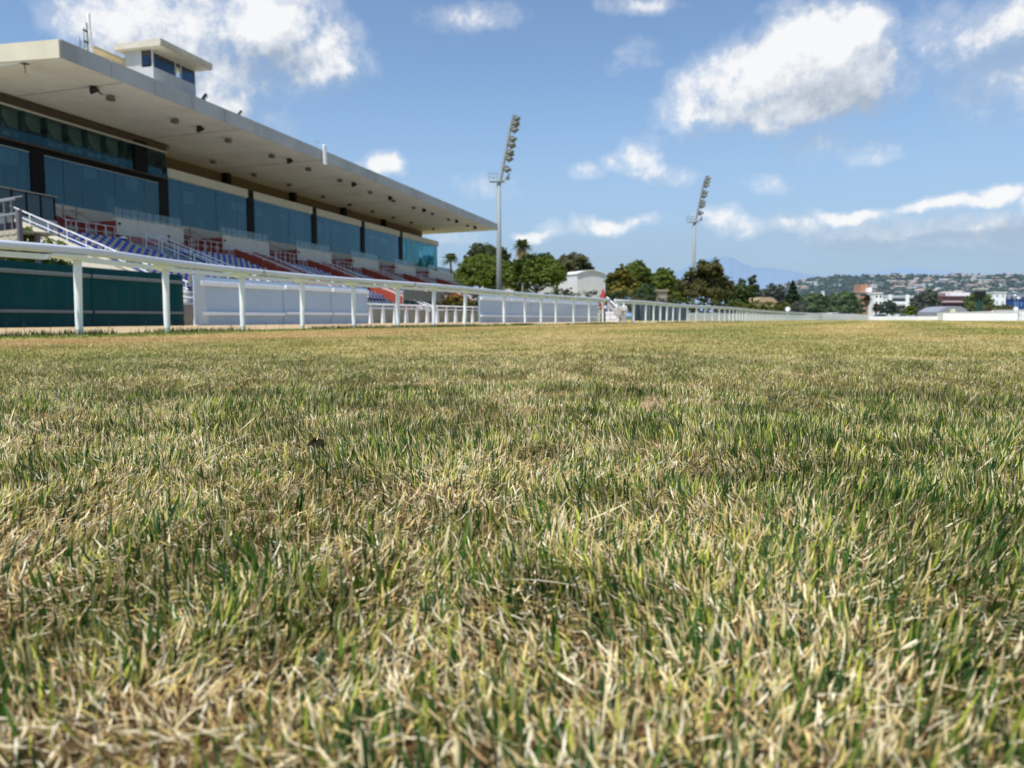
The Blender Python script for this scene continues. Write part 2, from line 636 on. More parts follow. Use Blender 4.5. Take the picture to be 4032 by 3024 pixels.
# red stair flights between the blocks
gaps = [(47.25, 53.02)] + [(61.27 + BAY * i, 53.05 + BAY * (i + 1)) for i in range(0, 4)] + [(61.27 + BAY * 4, 122.65)]
for a, b in gaps:
    mb = MB()
    for s in range(6):
        x0 = -47.6 - 0.52 * s
        mb.box(-51.39, x0, a + 0.02, b - 0.05, 6.5 + 0.25 * s + 0.002 * s, 6.5 + 0.25 * (s + 1))
    fl = mb.build("stair_flight", mat("red_steps", (0.30, 0.050, 0.036), 0.7, 0.15, 1.2), GS)
    mb = MB()
    mb.slot = 0
    for t in (0.12, 0.42, 0.72):
        yy = a + (b - a) * t
        mb.tube([(-50.9, yy, 9.05), (-48.0, yy, 7.75), (-47.5, yy, 7.55), (-47.5, yy, 6.55)], 0.045, 6)
        m2 = MB()
        m2.prism([(-51.3, 8.6), (-51.3, 8.0), (-47.7, 6.55), (-47.7, 7.25)], "y", yy - 0.12, yy - 0.06)
        m2.build("stringer", mat("red_stringer", (0.33, 0.06, 0.04), 0.6, 0.12, 1.5), fl)
    mb.build("handrail", mat("rail_pinkish", (0.46, 0.36, 0.34), 0.5), fl)
    mb = MB()
    mb.tube([(-47.25, a - 0.1, 7.62), (-47.25, b + 0.1, 7.62)], 0.035, 6)
    mb.tube([(-47.25, a - 0.1, 7.1), (-47.25, b + 0.1, 7.1)], 0.02, 6)
    for yy in np.arange(a, b + 0.2, 0.95):
        mb.tube([(-47.25, yy, 6.4), (-47.25, yy, 7.62)], 0.035, 6)
    mb.build("guard_rail", mat("guard_white", (0.60, 0.60, 0.60), 0.45), GS)
    # planter tops and lattice on the landing
    mb = MB()
    for q in (0.62, 0.85):
        yy = a + (b - a) * q
        mb.box(-51.1, -51.04, yy - 0.03, yy + 0.03, 8.0, 9.3)
    mb.box(-51.09, -51.05, a + (b - a) * 0.62, b - 0.1, 8.9, 8.95)
    mb.build("landing_frame", mat("landing_frame_dark", (0.10, 0.09, 0.08), 0.5), GS)

# mauve band and the raked seating
mb = MB()
mb.box(-51.3, -47.8, 41.2, 137.0, 6.2, 6.498)
for a, b in blocks:
    mb.box(-47.9, -47.0, a - 0.02, b + 0.04, 6.385, 6.55)
    mb.box(-47.9, -47.72, a - 0.02, b + 0.04, 6.551, 7.115)
mb.build("mauve_band", MAUVE, GS)
NR, TREAD, RISE, XB, ZB = 16, 0.80, 0.306, -46.6, 6.38
poly = [(-47.8, 0.0), (-47.8, ZB), (XB, ZB)]
for i in range(NR):
    x = XB + TREAD * i
    poly += [(x, ZB - RISE * (i + 1)), (x + TREAD, ZB - RISE * (i + 1))]
poly += [(XB + TREAD * NR, 0.0)]
mb = MB()
mb.prism(poly, "y", 43.6, 140.5)
mb.build("seating_steps", STEP, GS)
XF = XB + TREAD * NR      # front edge
mb = MB()
mb.box(XF + 0.003, XF + 0.25, 43.5, 140.5, 0, 1.30)
mb.box(XF + 0.25, XF + 0.9, 43.5, 140.5, 0, 0.75)
mb.box(XF + 0.9, XF + 1.6, 43.5, 140.5, 0, 0.38)
mb.build("front_wall", CONC, GS)
# guard along the top walkway in front of the blocks
for a, b in blocks:
    mb = MB()
    mb.tube([(-46.75, a - 0.1, 7.35), (-46.75, b + 0.1, 7.35)], 0.03, 6)
    for yy in np.arange(a, b + 0.1, 1.45):
        mb.tube([(-46.75, yy, 6.38), (-46.75, yy, 7.35)], 0.03, 6)
    mb.build("guard_rail", mat("guard_white", (0.60, 0.60, 0.60), 0.45), GS)


def slope_z(x):
    return ZB - (x - XB) / TREAD * RISE


def inclined_rail(y, x0, x1, zoff, posts=True, low=True, m=None, name="handrail", parent=None, r=0.045):
    mb = MB()
    z0, z1 = slope_z(x0) + zoff, slope_z(x1) + zoff
    mb.tube([(x0, y, z0), (x1, y, z1)], r, 8)
    if low:
        mb.tube([(x0, y, z0 - 0.48), (x1, y, z1 - 0.48)], r * 0.8, 8)
    if posts:
        for x in np.arange(x0 + 0.1, x1, 1.55):
            mb.tube([(x, y, slope_z(x) - 0.3), (x, y, slope_z(x) + zoff)], r * 0.85, 6)
    return mb.build(name, m or WHITE, parent or GS)


# flank wall with coping and handrail at the near end
mb = MB()
mb.prism([(-48.4, 0), (-48.4, 7.0), (-47.6, slope_z(-47.6) + 0.42), (XF, slope_z(XF) + 0.42), (XF, 0)], "y", 43.05, 43.55)
mb.prism([(-48.5, slope_z(-47.6) + 0.52), (XF + 0.05, slope_z(XF) + 0.50), (XF + 0.05, slope_z(XF) + 0.425), (-48.5, slope_z(-47.6) + 0.445)], "y", 42.98, 43.62)
mb.build("flank_wall", mat("flank_cream", (0.66, 0.60, 0.48), 0.8, 0.06, 0.7, 0.15, dirt=(0.45, 0.40, 0.3), dirt_amt=0.35, streak=True), GS)
inclined_rail(43.1, -47.8, XF + 0.2, 1.22)
# first aisle: two open white handrails
for yy in (54.48, 56.0):
    inclined_rail(yy, -46.5, XF - 0.2, 1.02)
# the other aisles: solid red side walls with white rails on top
for i in range(5):
    ya = 66.98 + BAY * i
    for q, yy in enumerate((ya, ya + 3.1)):
        mb = MB()
        x0, x1 = -46.7, XF - 0.1
        mb.prism([(x0, slope_z(x0) - 0.4), (x0, slope_z(x0) + 0.74), (x1, slope_z(x1) + 0.78), (x1, slope_z(x1) - 0.4)], "y", yy, yy + 0.14)
        mb.build("aisle_wall", RED if q == 0 else mat("pink_red_paint", (0.46, 0.15, 0.11), 0.6, 0.1, 1.0), GS)
        inclined_rail(yy + 0.07, -46.7, XF, 0.97, True, False)
        if q:
            mb = MB()
            for x in np.arange(-46.4, XF, 0.8):
                mb.box(x, x + 0.12, yy - 1.9, yy - 0.02, slope_z(x) + 0.02, slope_z(x) + 0.10)
            mb.build("step_edge", mat("step_nosing_pale", (0.62, 0.60, 0.58), 0.6), GS)
# a white stair with handrails from the front wall to the ground
for yy in (80.9, 82.6):
    mb = MB()
    mb.tube([(XF - 0.2, yy, 2.5), (XF + 3.2, yy, 1.25), (XF + 3.6, yy, 1.2)], 0.05, 8)
    mb.tube([(XF - 0.2, yy, 2.0), (XF + 3.2, yy, 0.8)], 0.035, 8)
    for q in range(4):
        x = XF + 0.1 + q
        mb.tube([(x, yy, 0.0), (x, yy, 2.38 - 0.37 * (q + 0.2))], 0.04, 6)
    mb.build("handrail", WHITE, GS)

# ---- seats: columns of one colour, row behind row
def seat_mesh():
    mb = MB()
    mb.prism([(-0.02, 0.40), (0.38, 0.42), (0.40, 0.39), (0.36, 0.36), (0.0, 0.35)], "y", -0.175, 0.175)
    mb.prism([(-0.05, 0.36), (0.02, 0.40), (-0.06, 0.80), (-0.10, 0.82), (-0.13, 0.80)], "y", -0.17, 0.17)
    mb.box(0.03, 0.20, -0.04, 0.04, 0.0, 0.36)
    return mb


BLUE = mat("seat_blue", (0.016, 0.060, 0.42), 0.4, 0.12, 1.0, 0.4)
BEIGE = mat("seat_beige", (0.52, 0.44, 0.29), 0.45, 0.10, 1.0, 0.35)
seat_pos = []
PIT = 0.41
for sec, (ya, yb) in enumerate([(44.3, 51.2), (57.2, 64.6), (71.6, 78.4), (85.5, 92.4), (99.4, 106.2), (113.3, 120.0), (126.5, 139.0)]):
    for r in range(1, NR):
        if r < (2, 3, 4)[min(sec, 2)] or r > 14:
            continue
        n = int((yb - ya) / PIT) + 4
        for j in range(n):
            if sec > 2 and r < 7:
                continue
            y = ya + (j + 0.5) * PIT - (0.27 * r) % (2 * PIT) + PIT
            if y > yb + (0.9 if sec == 0 and r > 4 else 0):
                continue
            x = XB + TREAD * r - 0.62
            if sec == 0 or rs.random() > 0.02:
                seat_pos.append((x, y, 0, j % 2, r))
seat_pos = [(x, y, ZB - RISE * r + 0.0, c, r) for x, y, z, c, r in seat_pos]


def proj(p):
    x, y, z = p[0], p[1], p[2] - EYE
    f, r_ = -_s * x + _c * y, _c * x + _s * y
    fw, up_ = f * _cp - z * _sp, f * _sp + z * _cp
    return 2016 + FOC * r_ / fw, 1512 - FOC * up_ / fw, fw


near, rest = [], []
for s in seat_pos:
    px, py, fw = proj((s[0], s[1], s[2] + 0.5))
    rail_y = 957 + (px - 0) * 0.117
    vis = -20 < px < 1010 and py < rail_y - 2
    (near if vis and len(near) < 4000 else rest).append((fw, s))
near.sort()
rest += near[100:]
near = near[:100]
proto = {}
for _, (x, y, z, c, r) in near:
    if c not in proto:
        o = seat_mesh().build("seat", BLUE if c == 0 else BEIGE, None)
        o.parent = GS
        proto[c] = o
    else:
        o = copy_of(proto[c], GS)
    o.location = (x + 46, y - 90, z)
    o["label"] = "blue plastic seat" if c == 0 else "beige plastic seat"
mb = MB()
tmpl = seat_mesh()
tv, tf = np.array(tmpl.v), tmpl.f
V, Fq, MI = [], [], []
for _, (x, y, z, c, r) in rest:
    o = len(V) * len(tv)
    V.append(tv + np.array([x, y, z]))
    Fq += [tuple(i + o for i in f) for f in tf]
    MI += [c] * len(tf)
mb.v = [tuple(p) for p in np.concatenate(V)]
mb.f, mb.mi = Fq, MI
o = mb.build("farther_seating", [BLUE, BEIGE], GS)
o["kind"] = "stuff"

# ---- roof cabin (a part of the stand) -------------------------------------
CAB = mat("cabin_grey", (0.42, 0.45, 0.48), 0.6, 0.10, 1.5, 0.3, dirt=(0.27, 0.27, 0.26), dirt_amt=0.5, streak=True)
mb = MB()
cx0, cx1, cy0, cy1 = -45.6, -43.0, 52.0, 57.0
mb.box(cx0, cx1, cy0, cy1, 18.1, 19.75)
mb.box(cx0, cx0 + 0.15, cy0, cy1, 19.75, 21.05)
mb.box(cx0 + 0.15, cx1 - 1.05, cy0, cy0 + 0.12, 19.75, 21.05)
for yy in (cy0, cy0 + 2.55, cy0 + 3.2, cy1 - 0.1):
    mb.box(cx1 - 0.12, cx1, yy, yy + 0.10, 19.75, 21.05)
mb.box(cx1 - 0.14, cx1 - 0.002, cy0 + 0.1, cy1 - 0.1, 20.85, 21.05)
cab = mb.build("roof_cabin", CAB, GS)
for q in ((cx1 - 0.08, cx1 - 0.06, cy0 + 0.1, cy0 + 2.55, 19.76, 20.6), (cx1 - 0.08, cx1 - 0.06, cy0 + 3.3, cy1 - 0.1, 19.76, 20.6), (cx1 - 1.05, cx1 - 0.12, cy0 + 0.05, cy0 + 0.07, 19.9, 20.6)):
    mb = MB()
    mb.box(*q)
    mb.build("cabin_window", glass_mat("cabin_glass", (0.20, 0.30, 0.45), 0.8, 0.4, (0.015, 0.03, 0.10)), cab)
mb = MB()
mb.box(cx1 - 0.08, cx1 - 0.05, cy0 + 0.1, cy1 - 0.1, 20.6, 20.86)
mb.box(cx1 - 1.05, cx1 - 0.12, cy0 + 0.03, cy0 + 0.08, 20.61, 20.86)
mb.box(cx0 + 0.2, cx1 - 0.6, cy0 + 0.3, cy1 - 0.2, 19.75, 19.8)
mb.build("cabin_blind", mat("blind_brown", (0.07, 0.05, 0.05), 0.8), cab)
mb = MB()
mb.prism([(cx0 - 0.5, 21.06), (cx1 + 1.15, 21.06), (cx1 + 1.15, 21.16), (cx1 + 1.2, 21.16), (cx1 + 1.2, 21.58), (cx0 - 0.5, 21.50)], "y", cy0 - 0.55, cy1 + 0.65)
for q in range(4):
    mb.box(cx1 + 1.201, cx1 + 1.22, cy0 - 0.5 + 1.55 * q, cy0 - 0.5 + 1.55 * q + 1.5, 21.12, 21.56)
mb.build("cabin_roof", mat("cabin_roof_cream", (0.55, 0.52, 0.44), 0.8, 0.1, 1.2, 0.15, dirt=(0.3, 0.27, 0.22), dirt_amt=0.5), cab)
mb = MB()
mb.prism([(-48.4, 20.0), (-45.62, 20.35), (-45.62, 20.55), (-48.4, 20.2)], "y", 49.0, 54.5)
mb.tube([(-46.2, 49.4, 18.3), (-46.2, 49.4, 20.3)], 0.05, 6)
mb.tube([(-46.2, 51.4, 18.3), (-46.2, 51.4, 20.3)], 0.05, 6)
mb.build("walkway_roof", mat("walkway_tan", (0.52, 0.44, 0.27), 0.8), cab)

# ---- fittings on the stand: each its own thing ------------------------------
SP0, SN = (-41.4, 0, 17.0), Vector((-0.34, 0, 13.45)).cross(Vector((0, 1, 0)))
SN = Vector((0.0258, 0, -1)).normalized()


def soffit_pt(px, py):
    return onplane(px, py, SP0, SN)


def box_lamp(name, label, p, group, s=1.35):
    t = thing(name, label, "lamp", tuple(p), group)
    mb = MB()
    mb.M = Matrix.Translation(p)
    mb.bbox(-0.16 * s, 0.16 * s, -0.20 * s, 0.20 * s, -0.30 * s, -0.10 * s, 0.02)
    mb.build("housing", mat("lamp_grey", (0.15, 0.13, 0.115), 0.5, 0.1, 5), t)
    mb = MB()
    mb.M = Matrix.Translation(p)
    mb.box(-0.24 * s, 0.24 * s, -0.05, 0.05, -0.10 * s, -0.075 * s)
    mb.tube([(0, 0, -0.08 * s), (0, 0, 0.0)], 0.03, 6)
    mb.build("bracket", DARK, t)
    return t


front = [(435, 378), (688, 469), (898, 547), (1070, 609), (1214, 662), (1338, 707), (1458, 754), (1549, 788), (1629, 816), (1702, 840), (1766, 863), (1841, 888)]
back = [(137, 415), (417, 499), (652, 572), (839, 632), (1000, 684), (1139, 725), (1274, 772), (1378, 804), (1467, 831), (1549, 855), (1620, 875), (1707, 901)]
for i, (px, py) in enumerate(front):
    box_lamp("canopy_lamp", ORD[i] + " grey box lamp from the near end in the row by the canopy's front edge", soffit_pt(px, py - 4), "grey box lamps under the canopy")
for i, (px, py) in enumerate(back):
    box_lamp("canopy_lamp", ORD[i] + " grey box lamp from the near end in the row close to the glazing", soffit_pt(px, py - 4), "grey box lamps under the canopy")
blk = [(362, 344), (782, 501), (1136, 629), (1390, 723), (1533, 778), (1667, 826), (1796, 871), (1868, 896)]
for i, (px, py) in enumerate(blk):
    p = soffit_pt(px, py - 6)
    t = thing("canopy_spotlight", ORD[i] + " black round spotlight from the near end under the canopy", "spotlight", tuple(p), "black spotlights under the canopy")
    mb = MB()
    mb.M = Matrix.Translation(p)
    mb.tube([(-0.05, -0.05, -0.05), (0.02, 0.06, -0.22), (0.10, 0.16, -0.40), (0.11, 0.18, -0.44)], [0.12, 0.30, 0.36, 0.33], 12)
    mb.build("drum", DARK, t, True)
    mb = MB()
    mb.M = Matrix.Translation(p)
    mb.tube([(0, 0, 0), (0, 0, -0.12)], 0.05, 6)
    mb.box(-0.2, 0.2, -0.08, 0.08, -0.03, -0.002)
    if i == 0:
        mb.tube([(0.1, 0.2, -0.2), (0.25, 0.65, -0.45)], 0.06, 6)
    mb.build("bracket", DARK, t)
for i, (px, py) in enumerate([(55, 424), (300, 494), (550, 554)]):
    p = soffit_pt(px, py - 6)
    mb = MB()
    mb.M = Matrix.Translation(p)
    mb.tube([(0, 0, 0), (0, 0, -0.15), (0.1, 0.12, -0.32)], [0.05, 0.16, 0.2], 10)
    single(mb, "canopy_speaker", ["dark reddish loudspeaker above the gallery glass, nearest the canopy's near end", "dark loudspeaker above the middle of the gallery glass", "dark loudspeaker above the far end of the gallery glass"][i], "loudspeaker", mat("speaker_red_brown", (0.06, 0.02, 0.018), 0.6), tuple(p))
p = soffit_pt(96, 250)
mb = MB()
mb.M = Matrix.Translation(p)
mb.tube([(0, 0, 0), (0.02, 0.03, -0.6)], 0.035, 6)
mb.box(-0.2, 0.25, -0.2, 0.2, -0.03, -0.002)
single(mb, "hanging_hook", "short bare rod hanging from the canopy's near corner", "rod", mat("rust_rod", (0.14, 0.10, 0.06), 0.7), tuple(p))

for i, (px, py) in enumerate([(806, 384), (945, 440)]):
    p = onx(px, py, -41.9)
    p.z = 18.13
    t = thing("roof_floodlight", ["dark floodlight on the canopy edge just past the roof cabin", "smaller dark floodlight on the canopy edge, farther from the cabin"][i], "floodlight", tuple(p))
    k = 1.0 - 0.15 * i
    mb = MB()
    mb.M = Matrix.Translation(p) @ Matrix.Rotation(0.5, 4, "Z") @ Matrix.Translation((0, 0, 0.45 * k)) @ Matrix.Rotation(0.65, 4, "Y") @ Matrix.Diagonal((k, k, k, 1))
    mb.bbox(-0.11, 0.10, -0.28, 0.28, -0.26, 0.30, 0.03)
    h = mb.build("housing", DARK, t)
    mb = MB()
    mb.M = Matrix.Translation(p) @ Matrix.Rotation(0.5, 4, "Z") @ Matrix.Translation((0, 0, 0.45 * k)) @ Matrix.Rotation(0.65, 4, "Y") @ Matrix.Diagonal((k, k, k, 1))
    mb.box(0.102, 0.115, -0.25, 0.25, -0.23, 0.27)
    mb.build("lens", mat("lens_grey", (0.35, 0.36, 0.38), 0.2), h)
    mb = MB()
    mb.M = Matrix.Translation(p)
    mb.tube([(0, 0, 0), (0, 0, 0.3 * k)], 0.05, 6)
    mb.build("bracket", DARK, t)

# antennas on the roof
p = onx(345, 200, -46.0)
p.z = 18.25
t = thing("antenna_mast", "tall white panel antenna mast on the canopy roof beside the cabin", "antenna", tuple(p))
mb = MB()
mb.M = Matrix.Translation(p)
mb.tube([(0, 0, 0), (0, 0, 3.9)], 0.05, 8)
mb.tube([(0.02, -0.3, 0), (0.02, -0.3, 3.4)], 0.045, 8)
mb.build("pole", GREY_STEEL, t)
mb = MB()
mb.M = Matrix.Translation(p)
mb.bbox(-0.02, 0.16, 0.06, 0.30, 3.35, 4.65, 0.04)
mb.bbox(-0.02, 0.22, 0.02, 0.34, 1.75, 3.36, 0.05)
mb.bbox(-0.02, 0.18, 0.04, 0.28, 0.75, 1.70, 0.04)
mb.build("antenna_panel", WHITE, t)
mb = MB()
mb.M = Matrix.Translation(p)
for z in (0.9, 1.72, 2.4, 3.2):
    mb.box(-0.05, 0.1, -0.34, 0.1, z, z + 0.09)
mb.box(-0.08, 0.08, -0.2, -0.02, 0.7, 1.5)
mb.build("bracket", DARK, t)
p = onx(313, 200, -46.0)
p.z = 18.25
t = thing("whip_antenna", "short grey antenna with a knobbly head on the canopy roof", "antenna", tuple(p))
mb = MB()
mb.M = Matrix.Translation(p)
mb.tube([(0, 0, 0), (0, 0, 2.1)], 0.055, 8)
mb.build("pole", GREY_STEEL, t)
mb = MB()
mb.M = Matrix.Translation(p)
mb.tube([(0, 0, 1.85), (0, 0, 2.15), (0, 0, 2.35), (0, 0, 2.6)], [0.10, 0.16, 0.13, 0.05], 10)
mb.tube([(-0.12, 0, 1.7), (0.14, 0.1, 1.72)], 0.05, 6)
mb.build("head", mat("antenna_bluegrey", (0.30, 0.36, 0.44), 0.4), t)
p = onx(1275, 620, -41.2)
t = thing("sector_antenna", "white upright box antenna fixed over the canopy's front edge", "antenna", (p.x, p.y, 16.9))
mb = MB()
mb.M = Matrix.Translation((p.x, p.y, 16.45)) @ Matrix.Rotation(0.06, 4, "X")
mb.bbox(0.05, 0.32, -0.30, 0.22, 0.05, 2.15, 0.08)
mb.build("housing", WHITE, t)
mb = MB()
mb.M = Matrix.Translation((p.x, p.y, 16.45))
mb.box(-0.18, 0.05, -0.05, 0.05, 0.4, 0.5)
mb.box(-0.18, 0.05, -0.05, 0.05, 1.3, 1.4)
mb.tube([(-0.3, -1.1, 1.7), (-0.3, -1.1, 2.4), (-0.3, -0.3, 2.4)], 0.03, 6)
mb.tube([(0.1, 0.25, 0.3), (0.0, 0.5, 0.8)], 0.03, 6)
mb.build("bracket", GREY_STEEL, t)

# white dome on the top step
p = Vector((-46.6, 52.17, ZB))
t = thing("dome_cover", "small white dome with a dark underside on the top step behind the seats", "cover", tuple(p))
mb = MB()
mb.M = Matrix.Translation(p)
mb.tube([(0, 0, 0.28), (0, 0, 0.36), (0, 0, 0.44), (0, 0, 0.48)], [0.30, 0.29, 0.20, 0.06], 14)
mb.build("dome", WHITE, t, True)
mb = MB()
mb.M = Matrix.Translation(p)
mb.tube([(0, 0, 0), (0, 0, 0.2), (0, 0, 0.28)], [0.12, 0.2, 0.29], 14)
mb.build("base", DARK, t, True)
# ================================================================ running rails, hoardings and other trackside things
def smooth_path(pts, step=0.5):
    """Catmull-Rom through level points, sampled about every step metres"""
    P = [Vector((*p, 0)) for p in pts]
    P = [P[0] * 2 - P[1]] + P + [P[-1] * 2 - P[-2]]
    out = []
    for i in range(1, len(P) - 2):
        n = max(2, int((P[i + 1] - P[i]).length / step))
        for k in range(n):
            t = k / n
            a, b, c, d_ = P[i - 1], P[i], P[i + 1], P[i + 2]
            out.append(0.5 * ((2 * b) + (c - a) * t + (2 * a - 5 * b + 4 * c - d_) * t * t + (3 * b - a - 3 * c + d_) * t ** 3))
    out.append(P[-2])
    return out


near_posts = [(-9.82, 4.67), (-9.24, 6.8), (-8.68, 8.82), (-9.01, 11.0), (-9.13, 13.30), (-9.05, 15.40), (-8.72, 17.25), (-8.32, 19.0), (-7.98, 20.75), (-7.74, 22.8), (-7.52, 26.5), (-7.25, 28.5), (-6.98, 30.0), (-6.72, 31.6), (-6.3, 33.4), (-5.95, 35.4), (-5.62, 37.4)]
far_path = [(-5.35, 39.0), (-4.2, 43.0), (-2.73, 53.9), (0.38, 66.3), (4.4, 92.0), (9.75, 117.0), (16.5, 141.0), (25.0, 160.0)]
NP = smooth_path(near_posts + [(-5.2, 39.3)])
FP = smooth_path(far_path, 1.5)
ALLP = np.array([(p.x, p.y) for p in NP] + [(p.x, p.y) for p in FP[1:]])


def side_of_rail(x, y):
    """signed distance from the rail line, positive on the turf side"""
    best = np.full(x.shape, 1e9)
    sg = np.zeros(x.shape)
    pts = ALLP[::3]
    for a, b in zip(pts[:-1], pts[1:]):
        dx, dy = b - a
        L2 = dx * dx + dy * dy + 1e-9
        t = np.clip(((x - a[0]) * dx + (y - a[1]) * dy) / L2, 0, 1)
        ex, ey = x - a[0] - t * dx, y - a[1] - t * dy
        d_ = np.sqrt(ex * ex + ey * ey)
        s = np.sign(dy * ex - dx * ey)
        m = d_ < best
        best = np.where(m, d_, best)
        sg = np.where(m, s, sg)
    return best * np.where(sg == 0, 1, sg)


POST_BASE = mat("post_splash", (0.62, 0.60, 0.53), 0.6, 0.15, 9)


def rail_fence(path, posts, name, label, group):
    t = thing(name, label, "running rail", (posts[0][0], posts[0][1], 0), group)
    mb = MB()
    sgn = lambda v, e: math.copysign(abs(v) ** e, v)
    prof = [(0.10 + 0.060 * sgn(math.cos(a), 0.55), 1.168 + 0.056 * sgn(math.sin(a), 0.6)) for a in [2 * math.pi * (k + 0.5) / 20 for k in range(20)]]
    mb.sweep(path, prof)
    mb.build("top_rail", mat("rail_tube_white", (0.64, 0.68, 0.77), 0.35, 0.05, 1.5, 0.45, dirt=(0.46, 0.46, 0.46), dirt_amt=0.4), t, True)
    mbs = MB()
    for i in range(len(posts) - 1):            # support strip in lengths between the brackets
        a, b = Vector((*posts[i], 0)), Vector((*posts[i + 1], 0))
        e = (b - a).normalized()
        sd2 = Vector((e.y, -e.x, 0))
        mbs.sweep([a + e * 0.07 + sd2 * 0.03, a + (b - a) * 0.5 + sd2 * 0.03, b - e * 0.42 + sd2 * 0.03], [(-0.03, 1.097), (0.03, 1.097), (0.03, 1.027), (-0.03, 1.027)])
    mbs.build("support_strip", mat("rail_strip_white", (0.74, 0.82, 0.97), 0.4, 0.04, 2, 0.4), t)
    for i in range(1, len(posts) - 1, 3):      # sleeves where two lengths of tube meet
        a, b = Vector((*posts[i], 0)), Vector((*posts[i + 1], 0))
        e = (b - a).normalized()
        c0 = min(path, key=lambda p: (p - a.lerp(b, 0.25)).length) * 1.0
        mj = MB()
        mj.sweep([c0 - e * 0.05, c0 + e * 0.05], [(0.10 + (u - 0.10) * 1.06, 1.168 + (v - 1.168) * 1.06) for u, v in prof])
        mj.build("rail_joint", mat("joint_grey", (0.42, 0.43, 0.44), 0.5, 0.1, 6), t)
    proto = brk = None
    for i, p in enumerate(posts):
        q = posts[min(i + 1, len(posts) - 1)]
        p0 = posts[max(i - 1, 0)]
        if proto is None:
            mp = MB()
            mp.tube([(0, 0, -0.1), (0, 0, 0.02), (0, 0, 0.3), (0.01, 0, 0.8), (0.015, 0, 1.08)], [0.046, 0.047, 0.050, 0.053, 0.055], 14)
            mp.slot = 1
            mp.tube([(0, 0, -0.05), (0, 0, 0.09)], [0.0478, 0.0484], 14, False)
            proto = mp.build("post", [WHITE_RAIL, POST_BASE], None, True)
            proto.parent = t
            o = proto
            mc = MB()            # cantilever bracket: local y runs along the rail, x toward the turf
            mc.add([(-0.02, -0.44, 1.097), (0.11, -0.44, 1.110), (0.15, 0.055, 1.110), (-0.05, 0.055, 1.084), (-0.02, -0.44, 1.057), (0.10, -0.44, 1.077), (0.11, 0.055, 1.042), (-0.05, 0.055, 1.022)],
                   [(0, 1, 2, 3), (7, 6, 5, 4), (0, 4, 5, 1), (1, 5, 6, 2), (2, 6, 7, 3), (3, 7, 4, 0)])
            brk = mc.build("bracket", mat("rail_strip_white", (0.74, 0.82, 0.97), 0.4, 0.04, 2, 0.4), None)
            brk.parent = proto
        else:
            o = copy_of(proto, t)
            copy_of(brk, o)
        o.location = (p[0] - posts[0][0], p[1] - posts[0][1], 0)
        o.rotation_euler = (rs.uniform(-0.012, 0.012), rs.uniform(-0.018, 0.018), math.atan2(q[1] - p0[1], q[0] - p0[0]) - math.pi / 2)
    return t


rail_fence(NP[: -2], near_posts, "running_rail", "white running rail curving in front of the coloured hoardings", "running rails along the turf")
fposts = []
acc, last = 0.0, FP[0]
nxt = 0.6
for p in FP[1:]:
    seg = (p - last).length
    while acc + seg >= nxt:
        q = last + (p - last) * ((nxt - acc) / seg)
        fposts.append((q.x, q.y))
        nxt += 2.02
    acc += seg
    last = p
rail_fence(FP, fposts[:66], "running_rail", "white running rail of closely ranked posts running away past the trees", "running rails along the turf")

# ---- hoardings ---------------------------------------------------------------
TEAL = mat("teal_board", (0.0008, 0.052, 0.060), 0.25, 0.15, 1.2, 0.07, dirt=(0.045, 0.085, 0.08), dirt_amt=0.55, streak=True)
CHAN = mat("grey_channel", (0.15, 0.18, 0.185), 0.5, 0.12, 3)
PALE = mat("pale_board", (0.40, 0.51, 0.64), 0.16, 0.06, 0.7, 0.6, dirt=(0.42, 0.44, 0.45), dirt_amt=0.35, streak=True)
PALE_B = mat("pale_batten", (0.80, 0.86, 0.90), 0.4, 0.06, 2.0, 0.4)


def board(name, label, a, b, z0, z1, m, mbat, bats, group, lift=(0, 0), post_w=0.0):
    a, b = Vector((*a, 0)), Vector((*b, 0))
    t = thing(name, label, "hoarding", tuple(a), group)
    L = (b - a).length
    ang = math.atan2(b.y - a.y, b.x - a.x)
    M = Matrix.Translation(a) @ Matrix.Rotation(ang, 4, "Z")
    mb = MB()
    mb.M = M
    n = 10
    top, bot = [], []
    vs, fs = [], []
    for i in range(n + 1):                     # slightly bowed sheet
        x = L * i / n
        w = 0.018 * math.sin(math.pi * i / n * 2.0)
        vs += [(x, w, z0), (x, w - 0.03 * 0, (z0 + z1) / 2), (x, w, z1), (x, 0.03 + w, z0), (x, 0.03 + w, z1)]
    for i in range(n):
        o, p = i * 5, i * 5 + 5
        fs += [(o, p, p + 1, o + 1), (o + 1, p + 1, p + 2, o + 2), (o + 3, o + 4, p + 4, p + 3), (o + 2, p + 2, p + 4, o + 4), (o, o + 3, p + 3, p)]
    fs += [(0, 1, 2, 4, 3), (n * 5, n * 5 + 3, n * 5 + 4, n * 5 + 2, n * 5 + 1)]
    mb.add(vs, fs)
    mb.build("panel", m, t)
    for z, h, dpt in bats:
        mb = MB()
        mb.M = M
        mb.bbox(0.03, L - 0.03, -dpt - 0.022, -0.022, z, z + h, 0.012)
        mb.build("batten", mbat, t)
    mb = MB()
    mb.M = M
    mb.bbox(0.0, 0.05, 0.035, 0.10, 0, z1 - 0.05, 0.008)
    mb.bbox(L - 0.05, L, 0.035, 0.10, 0, z1 - 0.05, 0.008)
    mb.build("back_post", GREY_STEEL, t)
    return t


gy = [12.6, 15.55, 18.9, 22.1, 23.02]
gx = [-18.02, -18.06, -18.1, -18.13, -18.14]
gl = ["dark teal hoarding panel cut by the frame, beside the first white post", "dark teal hoarding panel just before the first white rail post in view", "dark teal hoarding panel between the first two white rail posts", "narrow end piece of the dark teal hoarding next to the gap"]
for i in range(4):
    board("teal_hoarding", gl[i], (gx[i], gy[i] + 0.012), (gx[i + 1], gy[i + 1] - 0.012), 0.004, 1.76, TEAL, CHAN, [(1.44, 0.11, 0.05), (0.40, 0.09, 0.05)], "dark teal hoarding panels")
